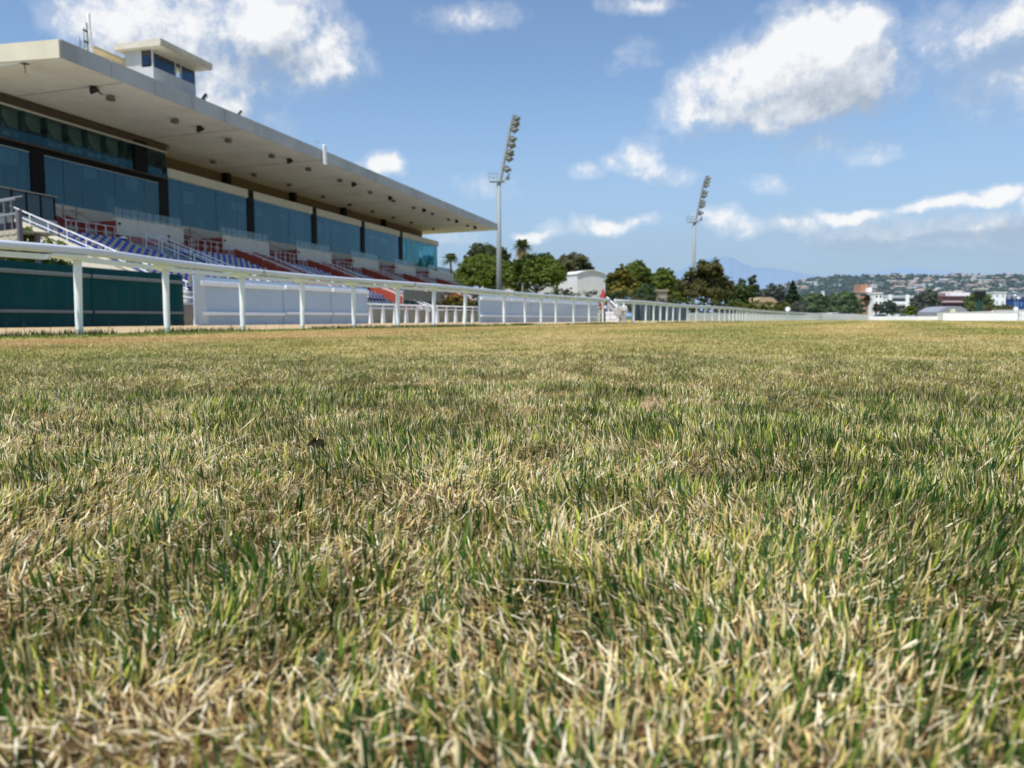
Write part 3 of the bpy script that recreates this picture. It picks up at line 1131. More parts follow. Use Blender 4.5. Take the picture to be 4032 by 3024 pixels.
# pale row in front of the near inner rail
A, B = Vector((-18.17, 23.85)), Vector((-17.1, 35.4))
cuts = [0.0, 0.42, 0.72, 1.0]
pl = ["pale blue grey hoarding board with a slanted end post beside the teal boards", "middle pale blue grey hoarding board of the nearer row", "pale blue grey hoarding board at the far end of the nearer row"]
for i in range(3):
    a, b = A.lerp(B, cuts[i]), A.lerp(B, cuts[i + 1] - 0.004)
    dz = -0.03 if i == 0 else 0.01
    t = board("pale_hoarding", pl[i], a, b, 0.004, 1.76, PALE, PALE_B, [(1.46 + dz, 0.17, 0.11), (0.40 + dz, 0.13, 0.11)], "pale blue grey hoarding boards, nearer row")
    if i == 0:
        mb = MB()
        mb.M = Matrix.Translation((a.x, a.y, 0)) @ Matrix.Rotation(math.atan2(b.y - a.y, b.x - a.x), 4, "Z")
        mb.prism([(-0.28, 0.03), (0.42, 0.03), (0.22, 1.80), (-0.28, 1.80)], "y", -0.065, -0.026)
        mb.build("end_post", mat("pale_end_post", (0.50, 0.58, 0.63), 0.4, 0.05, 2), t)
far_b = [(-14.95, 47.0), (-14.2, 51.6), (-13.6, 55.3), (-12.9, 59.4), (-11.9, 64.6), (-10.9, 69.6)]
pl = ["pale hoarding board nearest the yellow flowering shrub", "second pale hoarding board past the yellow flowering shrub", "middle pale hoarding board of the farther row", "fourth pale hoarding board, next but one to the winning post", "pale hoarding board beside the winning post"]
for i in range(5):
    a, b = Vector(far_b[i]), Vector(far_b[i + 1])
    board("pale_hoarding", pl[i], a, a.lerp(b, 0.995), 0.004, 1.76, PALE, PALE_B, [(1.45, 0.20, 0.11), (0.38, 0.12, 0.11)], "pale blue grey hoarding boards, farther row")

# ---- inner rail: white double rail on A-shaped posts ---------------------------
ip = [Vector((-18.35, 14)), Vector((-18.4, 23.2)), Vector((-17.35, 35.2)), Vector((-15.15, 46.9)), Vector((-14.6, 50.0)), Vector((-12.0, 65.8)), Vector((-10.6, 71.5))]
t = thing("inner_rail", "low white double rail on tapered posts behind the hoardings", "railing", (-17.35, 35.2, 0))
ipath = []
for a, b in zip(ip[:-1], ip[1:]):
    n = max(2, int((b - a).length / 1.0))
    ipath += [a.lerp(b, k / n) for k in range(n)]
ipath.append(ip[-1])
sh = Vector((-0.25, 0.05))
ipath = [p + sh for p in ipath]
for zz, r in ((0.99, 0.045), (0.80, 0.038)):
    mb = MB()
    mb.sweep([(p.x, p.y, 0) for p in ipath], [(r * math.cos(a), zz + r * math.sin(a)) for a in [2 * math.pi * k / 10 for k in range(10)]])
    mb.build("rail_bar", WHITE, t, True)
mp = MB()
mp.add([(-0.10, -0.085, 0), (0.10, -0.085, 0), (0.10, 0.085, 0), (-0.10, 0.085, 0), (-0.045, -0.045, 0.86), (0.045, -0.045, 0.86), (0.045, 0.045, 0.86), (-0.045, 0.045, 0.86)],
       [(0, 3, 2, 1), (4, 5, 6, 7), (0, 1, 5, 4), (1, 2, 6, 5), (2, 3, 7, 6), (3, 0, 4, 7)])
mp.box(-0.03, 0.03, -0.03, 0.03, 0.86, 1.0)
proto = None
d_acc = 0
for i in range(0, len(ipath)):
    p = ipath[i]
    if i % 1 == 0 and (p.y > 33 and p.y < 50 or i % 3 == 0 or 22 < p.y < 25):
        o = mp.build("post", WHITE, None) if proto is None else copy_of(proto, None)
        proto = proto or o
        o.parent = t
        o.location = (p.x + 17.35 - 0.0, p.y - 35.2, 0)
        o.rotation_euler = (0, 0, rs.uniform(-0.1, 0.1))

# ---- apron walls behind the inner rail, glass screens and the stand's forecourt
mb = MB()
mb.box(-19.6, -19.3, 16, 78, 0, 0.78)
single(mb, "apron_wall", "low weathered concrete wall behind the white double rail", "wall", CONC, (-19.45, 47, 0))
t = thing("glass_screen", "row of beige tinted glass screens on the forecourt by the yellow shrub", "screen", (-33.5, 84, 1.3))
mb = MB()
n = 7
for i in range(n):
    y = 77.4 + i * 1.75
    mb.box(-33.27, -33.25, y + 0.05, y + 1.7, 2.30, 3.45)
mb.build("glass", glass_mat("beige_glass", (0.6, 0.58, 0.5), 0.7, 0.75, (0.36, 0.33, 0.27)), t)
for i in range(n + 1):
    mb = MB()
    y = 77.4 + i * 1.75
    mb.box(-33.31, -33.22, y - 0.04, y + 0.04, 1.305, 3.5)
    mb.build("post", GREY_STEEL, t)
mb = MB()
mb.box(-33.3, -33.24, 77.4, 77.4 + n * 1.75, 1.75, 2.28)
mb.build("green_base", mat("dark_green_mesh", (0.012, 0.045, 0.035), 0.8, 0.3, 4), t)

# ---- raised viewing platform at the near end
P0 = Vector((-34.3, 28.5, 0))
t = thing("viewing_platform", "raised slatted platform with a grey railing in front of the cream stair wall", "platform", tuple(P0))
ux = (at(100, 1256, 37) - at(-120, 1256, 40)).normalized()
ux.z = 0
ang = math.atan2(ux.y, ux.x)
pe = at(92, 1256, 38)
pe.z = 0
M = Matrix.Translation(pe) @ Matrix.Rotation(ang, 4, "Z")
WOOD = mat("deck_board_beige", (0.42, 0.37, 0.28), 0.8, 0.12, 1.5)
PGREY = mat("platform_grey", (0.13, 0.125, 0.13), 0.6, 0.12, 3)
mb = MB()
mb.M = M
mb.bbox(-3.2, -0.05, -0.06, 0.0, 3.72, 4.60, 0.01)
for z in (4.05, 4.36):
    for i in range(6):
        mb.bbox(-0.62 * i - 0.60, -0.62 * i - 0.10, -0.10, -0.062, z, z + 0.11, 0.01)
mb.bbox(-3.2, -0.05, 0.0, 2.0, 4.50, 4.58, 0.01)
mb.build("deck", WOOD, t)
mb = MB()
mb.M = M
for x in (-3.0, -1.35, -0.62):
    mb.bbox(x - 0.06, x + 0.06, 0.0, 0.1, 3.7, 6.1, 0.01)
for x in (-2.9, -0.3):
    mb.bbox(x - 0.1, x + 0.1, 0.9, 1.1, 0.0, 4.5, 0.01)
mb.bbox(-0.22, 0.06, -0.02, 0.18, 3.75, 5.55, 0.02)
mb.build("post", PGREY, t)
mb = MB()
mb.M = M
mb.bbox(-3.2, -0.25, -0.02, 0.07, 6.02, 6.14, 0.02)
mb.bbox(-3.2, -0.20, 0.3, 0.38, 6.2, 6.27, 0.02)
mb.bbox(-3.2, -0.1, -0.03, 0.05, 5.30, 5.42, 0.02)
mb.build("handrail", mat("platform_rail", (0.22, 0.23, 0.24), 0.5), t)
mb = MB()
mb.M = M
mb.box(-3.2, -0.25, 0.12, 0.18, 4.65, 5.0)
mb.build("dark_infill", mat("dark_infill", (0.012, 0.016, 0.03), 0.6), t)

# ---- winning post: red tapered board with white discs
p = at(2374, 1256, 74)
p.z = 0
t = thing("winning_post", "red upright winning post with white discs behind the rail", "winning post", tuple(p))
mb = MB()
mb.M = Matrix.Translation(p) @ Matrix.Rotation(0.2, 4, "Z")
mb.tube([(0, 0, 0.9), (0, 0, 1.6), (0, 0, 2.6), (0, 0, 2.9), (0, 0, 3.1)], [0.24, 0.26, 0.20, 0.15, 0.05], 12)
mb.build("shaft", mat("post_red", (0.42, 0.05, 0.045), 0.5, 0.08, 2), t, True)
mb = MB()
mb.M = Matrix.Translation(p)
mb.tube([(0, 0, 0), (0, 0, 0.92)], [0.25, 0.24], 12)
mb.build("base", DARK, t)
for x, z in ((-0.05, 1.72), (0.16, 1.38)):
    mb = MB()
    mb.M = Matrix.Translation(p) @ Matrix.Rotation(0.2, 4, "Z")
    mb.tube([(x, -0.285, z), (x, -0.24, z)], 0.125, 14)
    mb.build("disc", WHITE, t)

# ---- white crossing gate and its sloping barrier beside the winning post
p0, p1 = at(2392, 1256, 73), at(2452, 1256, 64)
p0.z = p1.z = 0
t = thing("crossing_ramp", "white sloping barrier and gate posts beside the winning post", "barrier", tuple(p0))
e = (p1 - p0)
L = e.length
M = Matrix.Translation(p0) @ Matrix.Rotation(math.atan2(e.y, e.x), 4, "Z")
mb = MB()
mb.M = M
mb.prism([(0, 1.55), (0.3, 2.2), (L, 0.75), (L, 0.35), (L * 0.8, 0.4)], "y", -0.04, 0.04)
mb.build("sloping_panel", mat("barrier_white", (0.66, 0.66, 0.66), 0.5, 0.06, 2), t)
mb = MB()
mb.M = M
mb.tube([(0.2, -0.1, 2.28), (L, -0.1, 0.85)], 0.07, 8)
mb.tube([(L * 0.35, 0.2, 1.8), (L * 1.05, 0.2, 0.75)], 0.05, 8)
mb.build("rail_bar", WHITE, t)
mb = MB()
mb.M = M
for x, h in ((0.1, 2.2), (L * 0.55, 1.6), (L * 0.68, 1.6), (L * 0.97, 1.7), (L * 1.04, 1.05)):
    mb.tube([(x, 0.12, 0), (x, 0.12, h)], 0.075, 8)
mb.build("gate_post", WHITE, t)
mb = MB()
mb.M = M
mb.bbox(L * 0.62, L * 0.95, -0.3, 0.3, 0.55, 1.15, 0.06)
mb.bbox(L * 0.92, L * 1.12, -0.2, 0.2, 0.9, 1.3, 0.06)
mb.tube([(L * 0.8, 0, 0.0), (L * 0.8, 0, 0.6)], 0.12, 8)
mb.build("counterweight", mat("gate_offwhite", (0.62, 0.60, 0.56), 0.6, 0.1, 3), t)
t = thing("picket_fence", "short white picket fence under the sloping barrier", "fence", tuple(at(2390, 1256, 76).xy) + (0,))
mb = MB()
a, b = at(2376, 1256, 77), at(2440, 1256, 72)
for i in range(9):
    q = a.lerp(b, i / 8)
    mb.box(q.x - 0.09, q.x + 0.09, q.y - 0.03, q.y + 0.03, 0, 0.95)
mb.tube([(a.x, a.y, 0.8), (b.x, b.y, 0.8)], 0.06, 6)
mb.tube([(a.x, a.y, 0.3), (b.x, b.y, 0.3)], 0.05, 6)
mb.build("pickets", WHITE, t)

# ---- dark glazed panels past the gate
gp = [(2490, 58.0), (2520, 60), (2556, 60), (2592, 61), (2628, 62), (2668, 62), (2710, 63)]
for i in range(len(gp) - 1):
    a, b = at(gp[i][0], 1256, gp[i][1]), at(gp[i + 1][0], 1256, gp[i + 1][1])
    a.z = b.z = 0
    t = thing("dark_screen", ORD[i] + " dark blue grey screen panel from the white gate, behind the rail", "screen", tuple(a), "dark screen panels behind the rail")
    M = Matrix.Translation(a) @ Matrix.Rotation(math.atan2(b.y - a.y, b.x - a.x), 4, "Z")
    L = (b - a).length
    mb = MB()
    mb.M = M
    mb.box(0.03, L - 0.03, 0, 0.03, 0.12, 1.32)
    mb.build("panel", mat("dark_screen_panel", (0.045, 0.075, 0.095), 0.3, 0.25, 1.2, 0.5), t)
    mb = MB()
    mb.M = M
    mb.box(0, 0.06, -0.03, 0.06, 0, 1.36)
    mb.build("post", mat("screen_post", (0.16, 0.2, 0.22), 0.5), t)

# ---- floodlight masts
def mast(px, dist, label):
    p = at(px, 1256, dist)
    p.z = 0
    t = thing("floodlight_mast", label, "floodlight mast", tuple(p), "floodlight masts behind the track")
    R = Matrix.Translation(p) @ Matrix.Rotation(YAW, 4, "Z")
    mb = MB()
    mb.M = R
    mb.tube([(0, 0, 0), (0, 0, 12), (0, 0, 27.6)], [0.62, 0.54, 0.42], 14)
    mb.build("pole", mat("mast_grey", (0.27, 0.295, 0.30), 0.5, 0.08, 0.6, 0.3, dirt=(0.32, 0.35, 0.35), dirt_amt=0.5, streak=True), t, True)
    mb = MB()
    mb.M = R
    mb.tube([(0, 0, 27.6), (0.35, 0, 28.6), (2.6, 0, 40.3)], [0.44, 0.34, 0.24], 8)
    for i in range(12):                      # rungs
        z = 29.5 + i * 0.85
        x = 0.35 + (z - 28.6) / 11.7 * 2.25
        mb.box(x - 0.5, x + 0.1, -0.05, 0.05, z, z + 0.07)
    arm = mb.build("leaning_arm", GREY_STEEL, t)
    mb = MB()
    mb.M = R
    mb.box(-1.9, 1.2, -0.7, 0.7, 28.1, 28.22)
    for x in (-1.9, -1.0, -0.2):
        for y in (-0.7, 0.7):
            mb.tube([(x, y, 28.2), (x - 0.25, y, 29.9)], 0.045, 5)
    for z in (29.0, 29.85):
        mb.tube([(-0.2, -0.7, z), (-2.1, -0.7, z), (-2.1, 0.7, z), (-0.2, 0.7, z)], 0.045, 5)
    mb.tube([(0.4, 0, 28.2), (1.8, 0, 28.9), (2.1, 0.1, 29.8)], [0.12, 0.16, 0.2], 6)
    mb.bbox(1.3, 2.2, -0.4, 0.4, 28.6, 29.1, 0.05)
    mb.build("platform", mat("mast_platform", (0.28, 0.31, 0.31), 0.5), t)
    lm = MB()
    lm.bbox(-0.42, 0.56, -0.48, 0.48, -0.50, 0.46, 0.12)
    lm.tube([(0.42, 0, 0), (0.66, 0, -0.16), (0.78, 0, -0.24)], [0.45, 0.66, 0.70], 10)
    lm.box(-0.35, 0.3, -0.5, -0.42, 0.30, 0.37)
    lamp0 = None
    for g, (s, n) in enumerate(((0.20, 2), (0.42, 4), (0.655, 4), (0.91, 5))):
        z = 28.6 + 11.7 * s
        x = 0.35 + 2.25 * s
        for k in range(n):
            if lamp0 is None:
                lamp0 = lm.build("lamp", mat("lamp_head_grey", (0.15, 0.17, 0.17), 0.45, 0.15, 2, 0.5), None)
                o = lamp0
            else:
                o = copy_of(lamp0, None)
            o.parent = t
            o.matrix_parent_inverse = Matrix.Identity(4)
            dz = (k // 2) * 1.05 - (0.5 if n > 2 else 0)
            o.location = Matrix.Rotation(YAW, 3, "Z") @ Vector((x + 0.55 + dz * 0.2 + 0.14 * (k % 2), (k % 2 - 0.5) * 1.1, z + dz))
            o.rotation_euler = (rs.uniform(-0.15, 0.15), 0.35 + rs.uniform(-0.25, 0.3), YAW - 0.5 + 0.55 * (k % 2))
    return t


mast(1965, 160, "tall grey floodlight mast at the tip of the grandstand canopy")
mast(2727, 226, "farther grey floodlight mast rising behind the brown tinged tree")

# ---- sight signs: white oval signal discs by the far rail
for px, py, dist, r, lb in ((3102, 1217, 105, 0.32, "white round signal disc standing by the rail before the far hedge"), (4000, 1216, 125, 0.34, "white round signal disc above the picket fence near the blue building")):
    p = at(px, py, dist)
    t = thing("signal_disc", lb, "signal disc", (p.x, p.y, 0))
    d_ = Vector((p.x, p.y, 0)).normalized()
    mb = MB()
    mb.M = Matrix.Translation((p.x, p.y, p.z))
    mb.tube([tuple(-d_ * 0.06), tuple(d_ * 0.0)], r, 18)
    mb.build("disc", WHITE, t)
    mb = MB()
    mb.tube([(p.x + 0.1 * d_.x, p.y + 0.1 * d_.y, 0), (p.x + 0.1 * d_.x, p.y + 0.1 * d_.y, p.z)], 0.06, 6)
    mb.build("pole", WHITE, t)

# ---- white fences closing the far side of the turf
def picket_run(name, label, a, b, h, pitch, w=0.10, rails=(0.25, 0.8), solid=False, thick=0.06):
    t = thing(name, label, "fence", (a.x, a.y, 0))
    e = b - a
    L = e.length
    M = Matrix.Translation((a.x, a.y, 0)) @ Matrix.Rotation(math.atan2(e.y, e.x), 4, "Z")
    if solid:
        mb = MB()
        mb.M = M
        n = max(1, round(L / 2.5))
        for i in range(n):
            mb.bbox(L * i / n + 0.012, L * (i + 1) / n - 0.012, -thick / 2, thick / 2, 0.03, h, 0.015)
        mb.build("panel", WHITE, t)
    else:
        mb = MB()
        mb.M = M
        x = 0
        while x < L:
            mb.box(x, x + w, -0.02, 0.02, 0.03, h)
            x += pitch
        mb.build("pickets", WHITE, t)
    mb = MB()
    mb.M = M
    for r in rails:
        mb.box(0, L, 0.022 + thick / 2 * solid, 0.07 + thick / 2 * solid, h * r - 0.05, h * r + 0.05)
    mb.build("rail_bar", WHITE, t)
    return t


g0 = lambda px, dist: Vector((at(px, 1256, dist).x, at(px, 1256, dist).y, 0))
picket_run("white_barrier", "solid white barrier wall on the far side of the turf", g0(3712, 100), g0(4008, 96), 0.93, 1, solid=True, thick=0.12)
picket_run("picket_fence", "tall white picket fence after the end of the solid white barrier", g0(4012, 98), g0(4300, 96), 1.2, 0.24, 0.12)
picket_run("picket_fence", "white picket fence seen above the solid white barrier", g0(3905, 118), g0(4040, 112), 1.62, 0.45, 0.22)
picket_run("white_barrier", "white sloping rail band rising behind the solid white barrier", g0(3690, 150), g0(3905, 119), 1.45, 1, solid=True, thick=0.1)
picket_run("picket_fence", "white close boarded fence following the bend at the end of the rail", g0(3175, 125), g0(3420, 150), 1.05, 0.30, 0.22)
picket_run("white_barrier", "low white band fence across the far end of the turf", g0(3400, 150), g0(3712, 150), 0.75, 1, solid=True, thick=0.1)
picket_run("white_barrier", "pale boarded inner fence seen through the far rail posts", g0(2712, 90), g0(3180, 140), 0.95, 1, solid=True, thick=0.06)
# ================================================================ vegetation
LEAF = leaf_mat("foliage", 0.42)
LEAF_FAR = leaf_mat("foliage_far", 0.2, 0.7, (0.30, 0.42, 0.62), 0.035)  # distant trees carry haze as a faint blue glow
LEAF_HILL = leaf_mat("foliage_hill", 0.1, 0.9, (0.26, 0.36, 0.48), 0.29, 0.0)  # blue grey emission imitates haze over the hill trees
BARK = mat("bark", (0.10, 0.075, 0.055), 0.9, 0.3, 2.0, 0.1)
PALE_BARK = mat("pale_bark", (0.28, 0.25, 0.21), 0.9, 0.2, 2.0, 0.1)
G = np.random.default_rng(5)


def leaf_cloud(lobes, n, size, pal, clump=0.2, per=26, squash=0.75, shell=0.5, vary=0.35):
    """small leaf faces gathered in clumps through the lobes' volume.
    lobes: (x, y, z, rx, ry, rz) ; pal: colours from shaded to lit"""
    lobes = np.array(lobes, dtype=float)
    vol = (lobes[:, 3] * lobes[:, 5]) ** 1.0
    nc = max(6, n // per)
    li = G.choice(len(lobes), nc, p=vol / vol.sum())
    d_ = G.normal(size=(nc, 3))
    d_ /= np.linalg.norm(d_, axis=1)[:, None]
    d_[:, 2] = np.where(d_[:, 2] < -0.35, -d_[:, 2] * 0.5, d_[:, 2])
    rad = shell + (1 - shell) * G.random(nc) ** 0.6
    cc = lobes[li, :3] + d_ * lobes[li, 3:6] * rad[:, None]
    cs = lobes[li, 3:6].mean(axis=1) * clump * G.uniform(0.7, 1.35, nc)
    k = np.repeat(np.arange(nc), per)
    m = len(k)
    off = G.normal(size=(m, 3))
    off /= np.maximum(np.linalg.norm(off, axis=1), 1e-6)[:, None]
    off *= (G.random(m) ** 0.45)[:, None]
    off[:, 2] *= squash
    c = cc[k] + off * cs[k][:, None]
    nrm = off + d_[k] * 0.6 + G.normal(size=(m, 3)) * 0.55 + np.array([0, 0, 0.35])
    nrm /= np.linalg.norm(nrm, axis=1)[:, None]
    a = np.cross(nrm, G.normal(size=(m, 3)))
    a /= np.maximum(np.linalg.norm(a, axis=1), 1e-6)[:, None]
    b = np.cross(nrm, a)
    s = size * G.uniform(0.6, 1.35, m)
    a *= (s * 0.5)[:, None]
    b *= (s * G.uniform(0.35, 0.6, m))[:, None]
    v = np.stack([c - a - b * 0.4, c + a * 0.2 - b, c + a + b * 0.3, c - a * 0.3 + b], axis=1).reshape(-1, 3)
    q = np.arange(m * 4).reshape(m, 4)
    pal = np.array(pal)
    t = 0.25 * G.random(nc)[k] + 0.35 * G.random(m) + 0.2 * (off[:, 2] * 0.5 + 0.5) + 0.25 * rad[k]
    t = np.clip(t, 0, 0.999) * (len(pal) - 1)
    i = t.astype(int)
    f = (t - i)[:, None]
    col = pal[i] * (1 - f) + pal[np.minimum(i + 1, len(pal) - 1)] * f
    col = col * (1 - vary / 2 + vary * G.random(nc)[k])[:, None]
    return v, q, np.repeat(col, 4, axis=0)


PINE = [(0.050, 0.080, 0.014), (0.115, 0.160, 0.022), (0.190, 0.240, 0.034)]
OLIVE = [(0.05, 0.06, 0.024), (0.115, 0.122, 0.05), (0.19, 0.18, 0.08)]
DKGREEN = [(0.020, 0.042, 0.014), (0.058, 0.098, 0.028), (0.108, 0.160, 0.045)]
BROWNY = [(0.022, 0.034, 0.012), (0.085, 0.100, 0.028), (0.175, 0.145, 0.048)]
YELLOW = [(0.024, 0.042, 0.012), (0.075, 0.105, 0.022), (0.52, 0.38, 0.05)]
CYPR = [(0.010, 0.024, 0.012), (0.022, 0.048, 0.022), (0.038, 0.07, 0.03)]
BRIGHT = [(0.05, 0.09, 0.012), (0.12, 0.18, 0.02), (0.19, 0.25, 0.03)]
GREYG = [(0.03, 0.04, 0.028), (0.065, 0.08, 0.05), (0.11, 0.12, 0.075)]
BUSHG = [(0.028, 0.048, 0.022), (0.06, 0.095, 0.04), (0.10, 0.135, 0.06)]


def tree(name, label, px, dist, x0, x1, ytop, ybot, pal, cat="tree", lobes=None, n=5200, size=0.34, shape="round", group=None, m=None, trunk=True, bark=None, **kw):
    """a tree standing dist metres ahead at sighting px, its crown spanning x0..x1 and ytop..ybot of the survey"""
    base = at(px, 1256, dist)
    base.z = 0
    sc_ = dist / FOC
    cx, w = ((x0 + x1) / 2 - px) * sc_, (x1 - x0) * sc_
    zt, zb = (1256 - ytop) * sc_ + EYE, (1256 - ybot) * sc_ + EYE
    h = zt - zb
    t = thing(name, label, cat, tuple(base), group)
    R = np.array([[_c, -_s, 0], [_s, _c, 0], [0, 0, 1]])
    if lobes is None:
        if shape == "umbrella":
            lobes = [(0, 0, 0.50, 0.36, 0.34, 0.42), (-0.31, 0.1, 0.40, 0.19, 0.24, 0.30), (0.31, -0.1, 0.40, 0.19, 0.24, 0.30), (0.08, -0.2, 0.36, 0.32, 0.25, 0.30), (-0.16, -0.12, 0.64, 0.22, 0.22, 0.28), (0.17, 0.1, 0.62, 0.22, 0.22, 0.28), (-0.2, -0.2, 0.28, 0.26, 0.2, 0.24), (0.22, -0.2, 0.26, 0.26, 0.2, 0.24)]
        elif shape == "cone":
            lobes = [(0, 0, 0.12, 0.46, 0.46, 0.16), (0.02, 0, 0.30, 0.40, 0.40, 0.18), (-0.02, 0, 0.50, 0.31, 0.31, 0.18), (0.01, 0, 0.68, 0.22, 0.22, 0.16), (0, 0, 0.85, 0.12, 0.12, 0.14)]
        elif shape == "loose":
            lobes = [(0.0, 0, 0.42, 0.26, 0.26, 0.30), (-0.28, 0.1, 0.38, 0.20, 0.2, 0.26), (0.25, 0, 0.34, 0.24, 0.2, 0.28), (0.02, -0.2, 0.74, 0.20, 0.2, 0.24), (-0.20, 0, 0.66, 0.17, 0.2, 0.17), (0.20, 0.15, 0.66, 0.15, 0.15, 0.16), (-0.05, -0.25, 0.22, 0.28, 0.2, 0.22), (0.34, 0, 0.16, 0.15, 0.2, 0.18), (0.30, 0.0, 0.52, 0.10, 0.1, 0.10)]
        else:
            lobes = [(0, 0, 0.50, 0.36, 0.36, 0.42), (-0.27, 0.1, 0.42, 0.22, 0.26, 0.34), (0.27, 0.0, 0.44, 0.22, 0.26, 0.34), (0.05, -0.15, 0.70, 0.25, 0.26, 0.27), (-0.1, -0.2, 0.24, 0.34, 0.26, 0.26), (0.25, -0.15, 0.2, 0.24, 0.2, 0.22), (-0.28, -0.1, 0.2, 0.2, 0.2, 0.2)]
    L = []
    for lx, ly, lz, rx, ry, rz in lobes:
        j = 1.16 + 0.12 * (G.random() - 0.5)
        pos = R @ np.array([cx + lx * w, ly * w, 0])
        L.append((base.x + pos[0], base.y + pos[1], zb + lz * h, rx * w * j, ry * w * j, rz * h * j))
    mb = MB()
    if trunk:
        r = max(0.12, w * 0.026)
        fork = Vector((base.x, base.y, zb + h * (0.05 if shape == "umbrella" else 0.12)))
        mb.tube([(base.x, base.y, 0), tuple(Vector((base.x, base.y, 0)).lerp(fork, 0.5) + Vector((0.1, 0, 0))), tuple(fork)], [r * 1.3, r, r * 0.8], 8)
        for l in L:
            e = Vector(l[:3])
            mid = fork.lerp(e, 0.5) + Vector((0, 0, -0.1 * h))
            mb.tube([tuple(fork - Vector((0, 0, 0.2))), tuple(mid), tuple(e)], [r * 0.6, r * 0.4, r * 0.12], 6)
        mb.build("trunk", bark or BARK, t)
    v, q, c = leaf_cloud(L, int(n * 1.5), size * 1.3, pal, **kw)
    np_mesh("crown", v, q, None, c, m or LEAF, t)
    return t


def palm(label, px, dist, ytop, r, pal, skirt=None, name="palm_tree"):
    base = at(px, 1256, dist)
    base.z = 0
    zc = (1256 - ytop) * dist / FOC + EYE - r * 0.55
    t = thing(name, label, "palm tree", tuple(base))
    mb = MB()
    mb.tube([tuple(base), (base.x + 0.1, base.y, zc * 0.5), (base.x, base.y, zc)], [0.34, 0.25, 0.24], 10)
    mb.build("trunk", PALE_BARK, t)
    for nm, cnt, elev0, colr in (("crown", 44, (-0.45, 1.35), pal), ("dead_frond", 0 if skirt is None else 34, (-1.45, -0.5), skirt)):
        if cnt == 0:
            continue
        V, C = [], []
        for i in range(cnt):
            az, el = G.uniform(0, 2 * math.pi), G.uniform(*elev0)
            L = r * G.uniform(0.75, 1.05)
            d_ = np.array([math.cos(az) * math.cos(el), math.sin(az) * math.cos(el), math.sin(el)])
            side = np.array([-math.sin(az), math.cos(az), 0])
            upv = np.cross(side, d_)
            k = np.array(colr[G.integers(len(colr))]) * G.uniform(0.7, 1.2)
            for j in range(14):
                s = (j + 1) / 14
                p = np.array([base.x, base.y, zc]) + d_ * L * s + np.array([0, 0, -0.45 * L * s * s])
                wl = 0.42 * r * math.sin(math.pi * (0.15 + 0.8 * s)) * 0.8
                for sg in (-1, 1):
                    q_ = p + side * sg * wl + d_ * 0.18 * L - np.array([0, 0, 0.25 * wl])
                    V += [p - d_ * 0.035 * L, p + d_ * 0.035 * L, q_, q_ - d_ * 0.03 * L]
                    C += [k * G.uniform(0.8, 1.2)] * 4
        V, C = np.array(V), np.array(C)
        np_mesh(nm, V, np.arange(len(V)).reshape(-1, 4), None, C, LEAF, t)
    return t


def shrub(name, label, px, dist, x0, x1, ytop, pal, cat="shrub", n=1500, size=0.22, ybase=None, depth=None, group=None, m=None, **kw):
    base = at((x0 + x1) / 2, 1256, dist)
    base.z = 0
    w, h = (x1 - x0) * dist / FOC, (1256 - ytop) * dist / FOC + EYE
    L = []
    R = np.array([[_c, -_s, 0], [_s, _c, 0], [0, 0, 1]])
    k = max(1, round(w / max(h, 0.5) / 0.8))
    for i in range(k):
        pos = R @ np.array([(-0.5 + (i + 0.5) / k) * w, 0, 0])
        hh = h * G.uniform(1.0, 1.14)
        L.append((base.x + pos[0], base.y + pos[1], hh * 0.45, w / k * 0.62, (depth or min(w, h)) * 0.5, hh * 0.52))
    v, q, c = leaf_cloud(L, n, size, pal, **kw)
    o = np_mesh(name, v, q, None, c, m or LEAF, None, tuple(base))
    return tag(o, label, cat, group)


PG = "trees behind the grandstand and the hall"
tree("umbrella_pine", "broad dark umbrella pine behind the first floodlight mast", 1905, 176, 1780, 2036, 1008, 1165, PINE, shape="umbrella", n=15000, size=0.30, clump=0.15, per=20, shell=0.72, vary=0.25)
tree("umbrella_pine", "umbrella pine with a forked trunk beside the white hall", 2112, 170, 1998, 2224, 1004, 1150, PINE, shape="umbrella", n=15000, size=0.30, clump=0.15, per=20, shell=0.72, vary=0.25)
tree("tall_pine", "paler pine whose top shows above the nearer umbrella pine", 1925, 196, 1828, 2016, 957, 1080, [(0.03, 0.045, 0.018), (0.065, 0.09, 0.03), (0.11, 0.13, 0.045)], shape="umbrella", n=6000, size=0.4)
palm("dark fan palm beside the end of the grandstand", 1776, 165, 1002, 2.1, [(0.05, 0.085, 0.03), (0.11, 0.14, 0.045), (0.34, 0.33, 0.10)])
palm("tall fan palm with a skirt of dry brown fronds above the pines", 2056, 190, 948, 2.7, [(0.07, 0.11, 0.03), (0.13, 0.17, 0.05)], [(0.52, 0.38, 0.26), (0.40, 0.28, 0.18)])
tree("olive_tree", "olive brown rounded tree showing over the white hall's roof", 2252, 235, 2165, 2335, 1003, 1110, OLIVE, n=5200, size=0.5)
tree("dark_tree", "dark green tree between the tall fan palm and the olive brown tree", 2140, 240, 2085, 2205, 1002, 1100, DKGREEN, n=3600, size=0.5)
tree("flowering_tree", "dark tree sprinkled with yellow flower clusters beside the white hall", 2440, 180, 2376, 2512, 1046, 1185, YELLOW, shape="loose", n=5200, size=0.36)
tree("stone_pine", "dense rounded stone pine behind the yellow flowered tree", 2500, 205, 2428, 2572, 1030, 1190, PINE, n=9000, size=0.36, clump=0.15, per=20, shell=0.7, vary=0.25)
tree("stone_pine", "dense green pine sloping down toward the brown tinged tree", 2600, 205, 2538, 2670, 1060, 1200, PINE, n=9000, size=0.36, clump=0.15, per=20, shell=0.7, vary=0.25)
tree("broad_tree", "loose brown tinged tree with sky gaps in front of the farther mast", 2770, 165, 2668, 2882, 1024, 1205, BROWNY, shape="loose", n=8200, size=0.38, clump=0.26, shell=0.35)
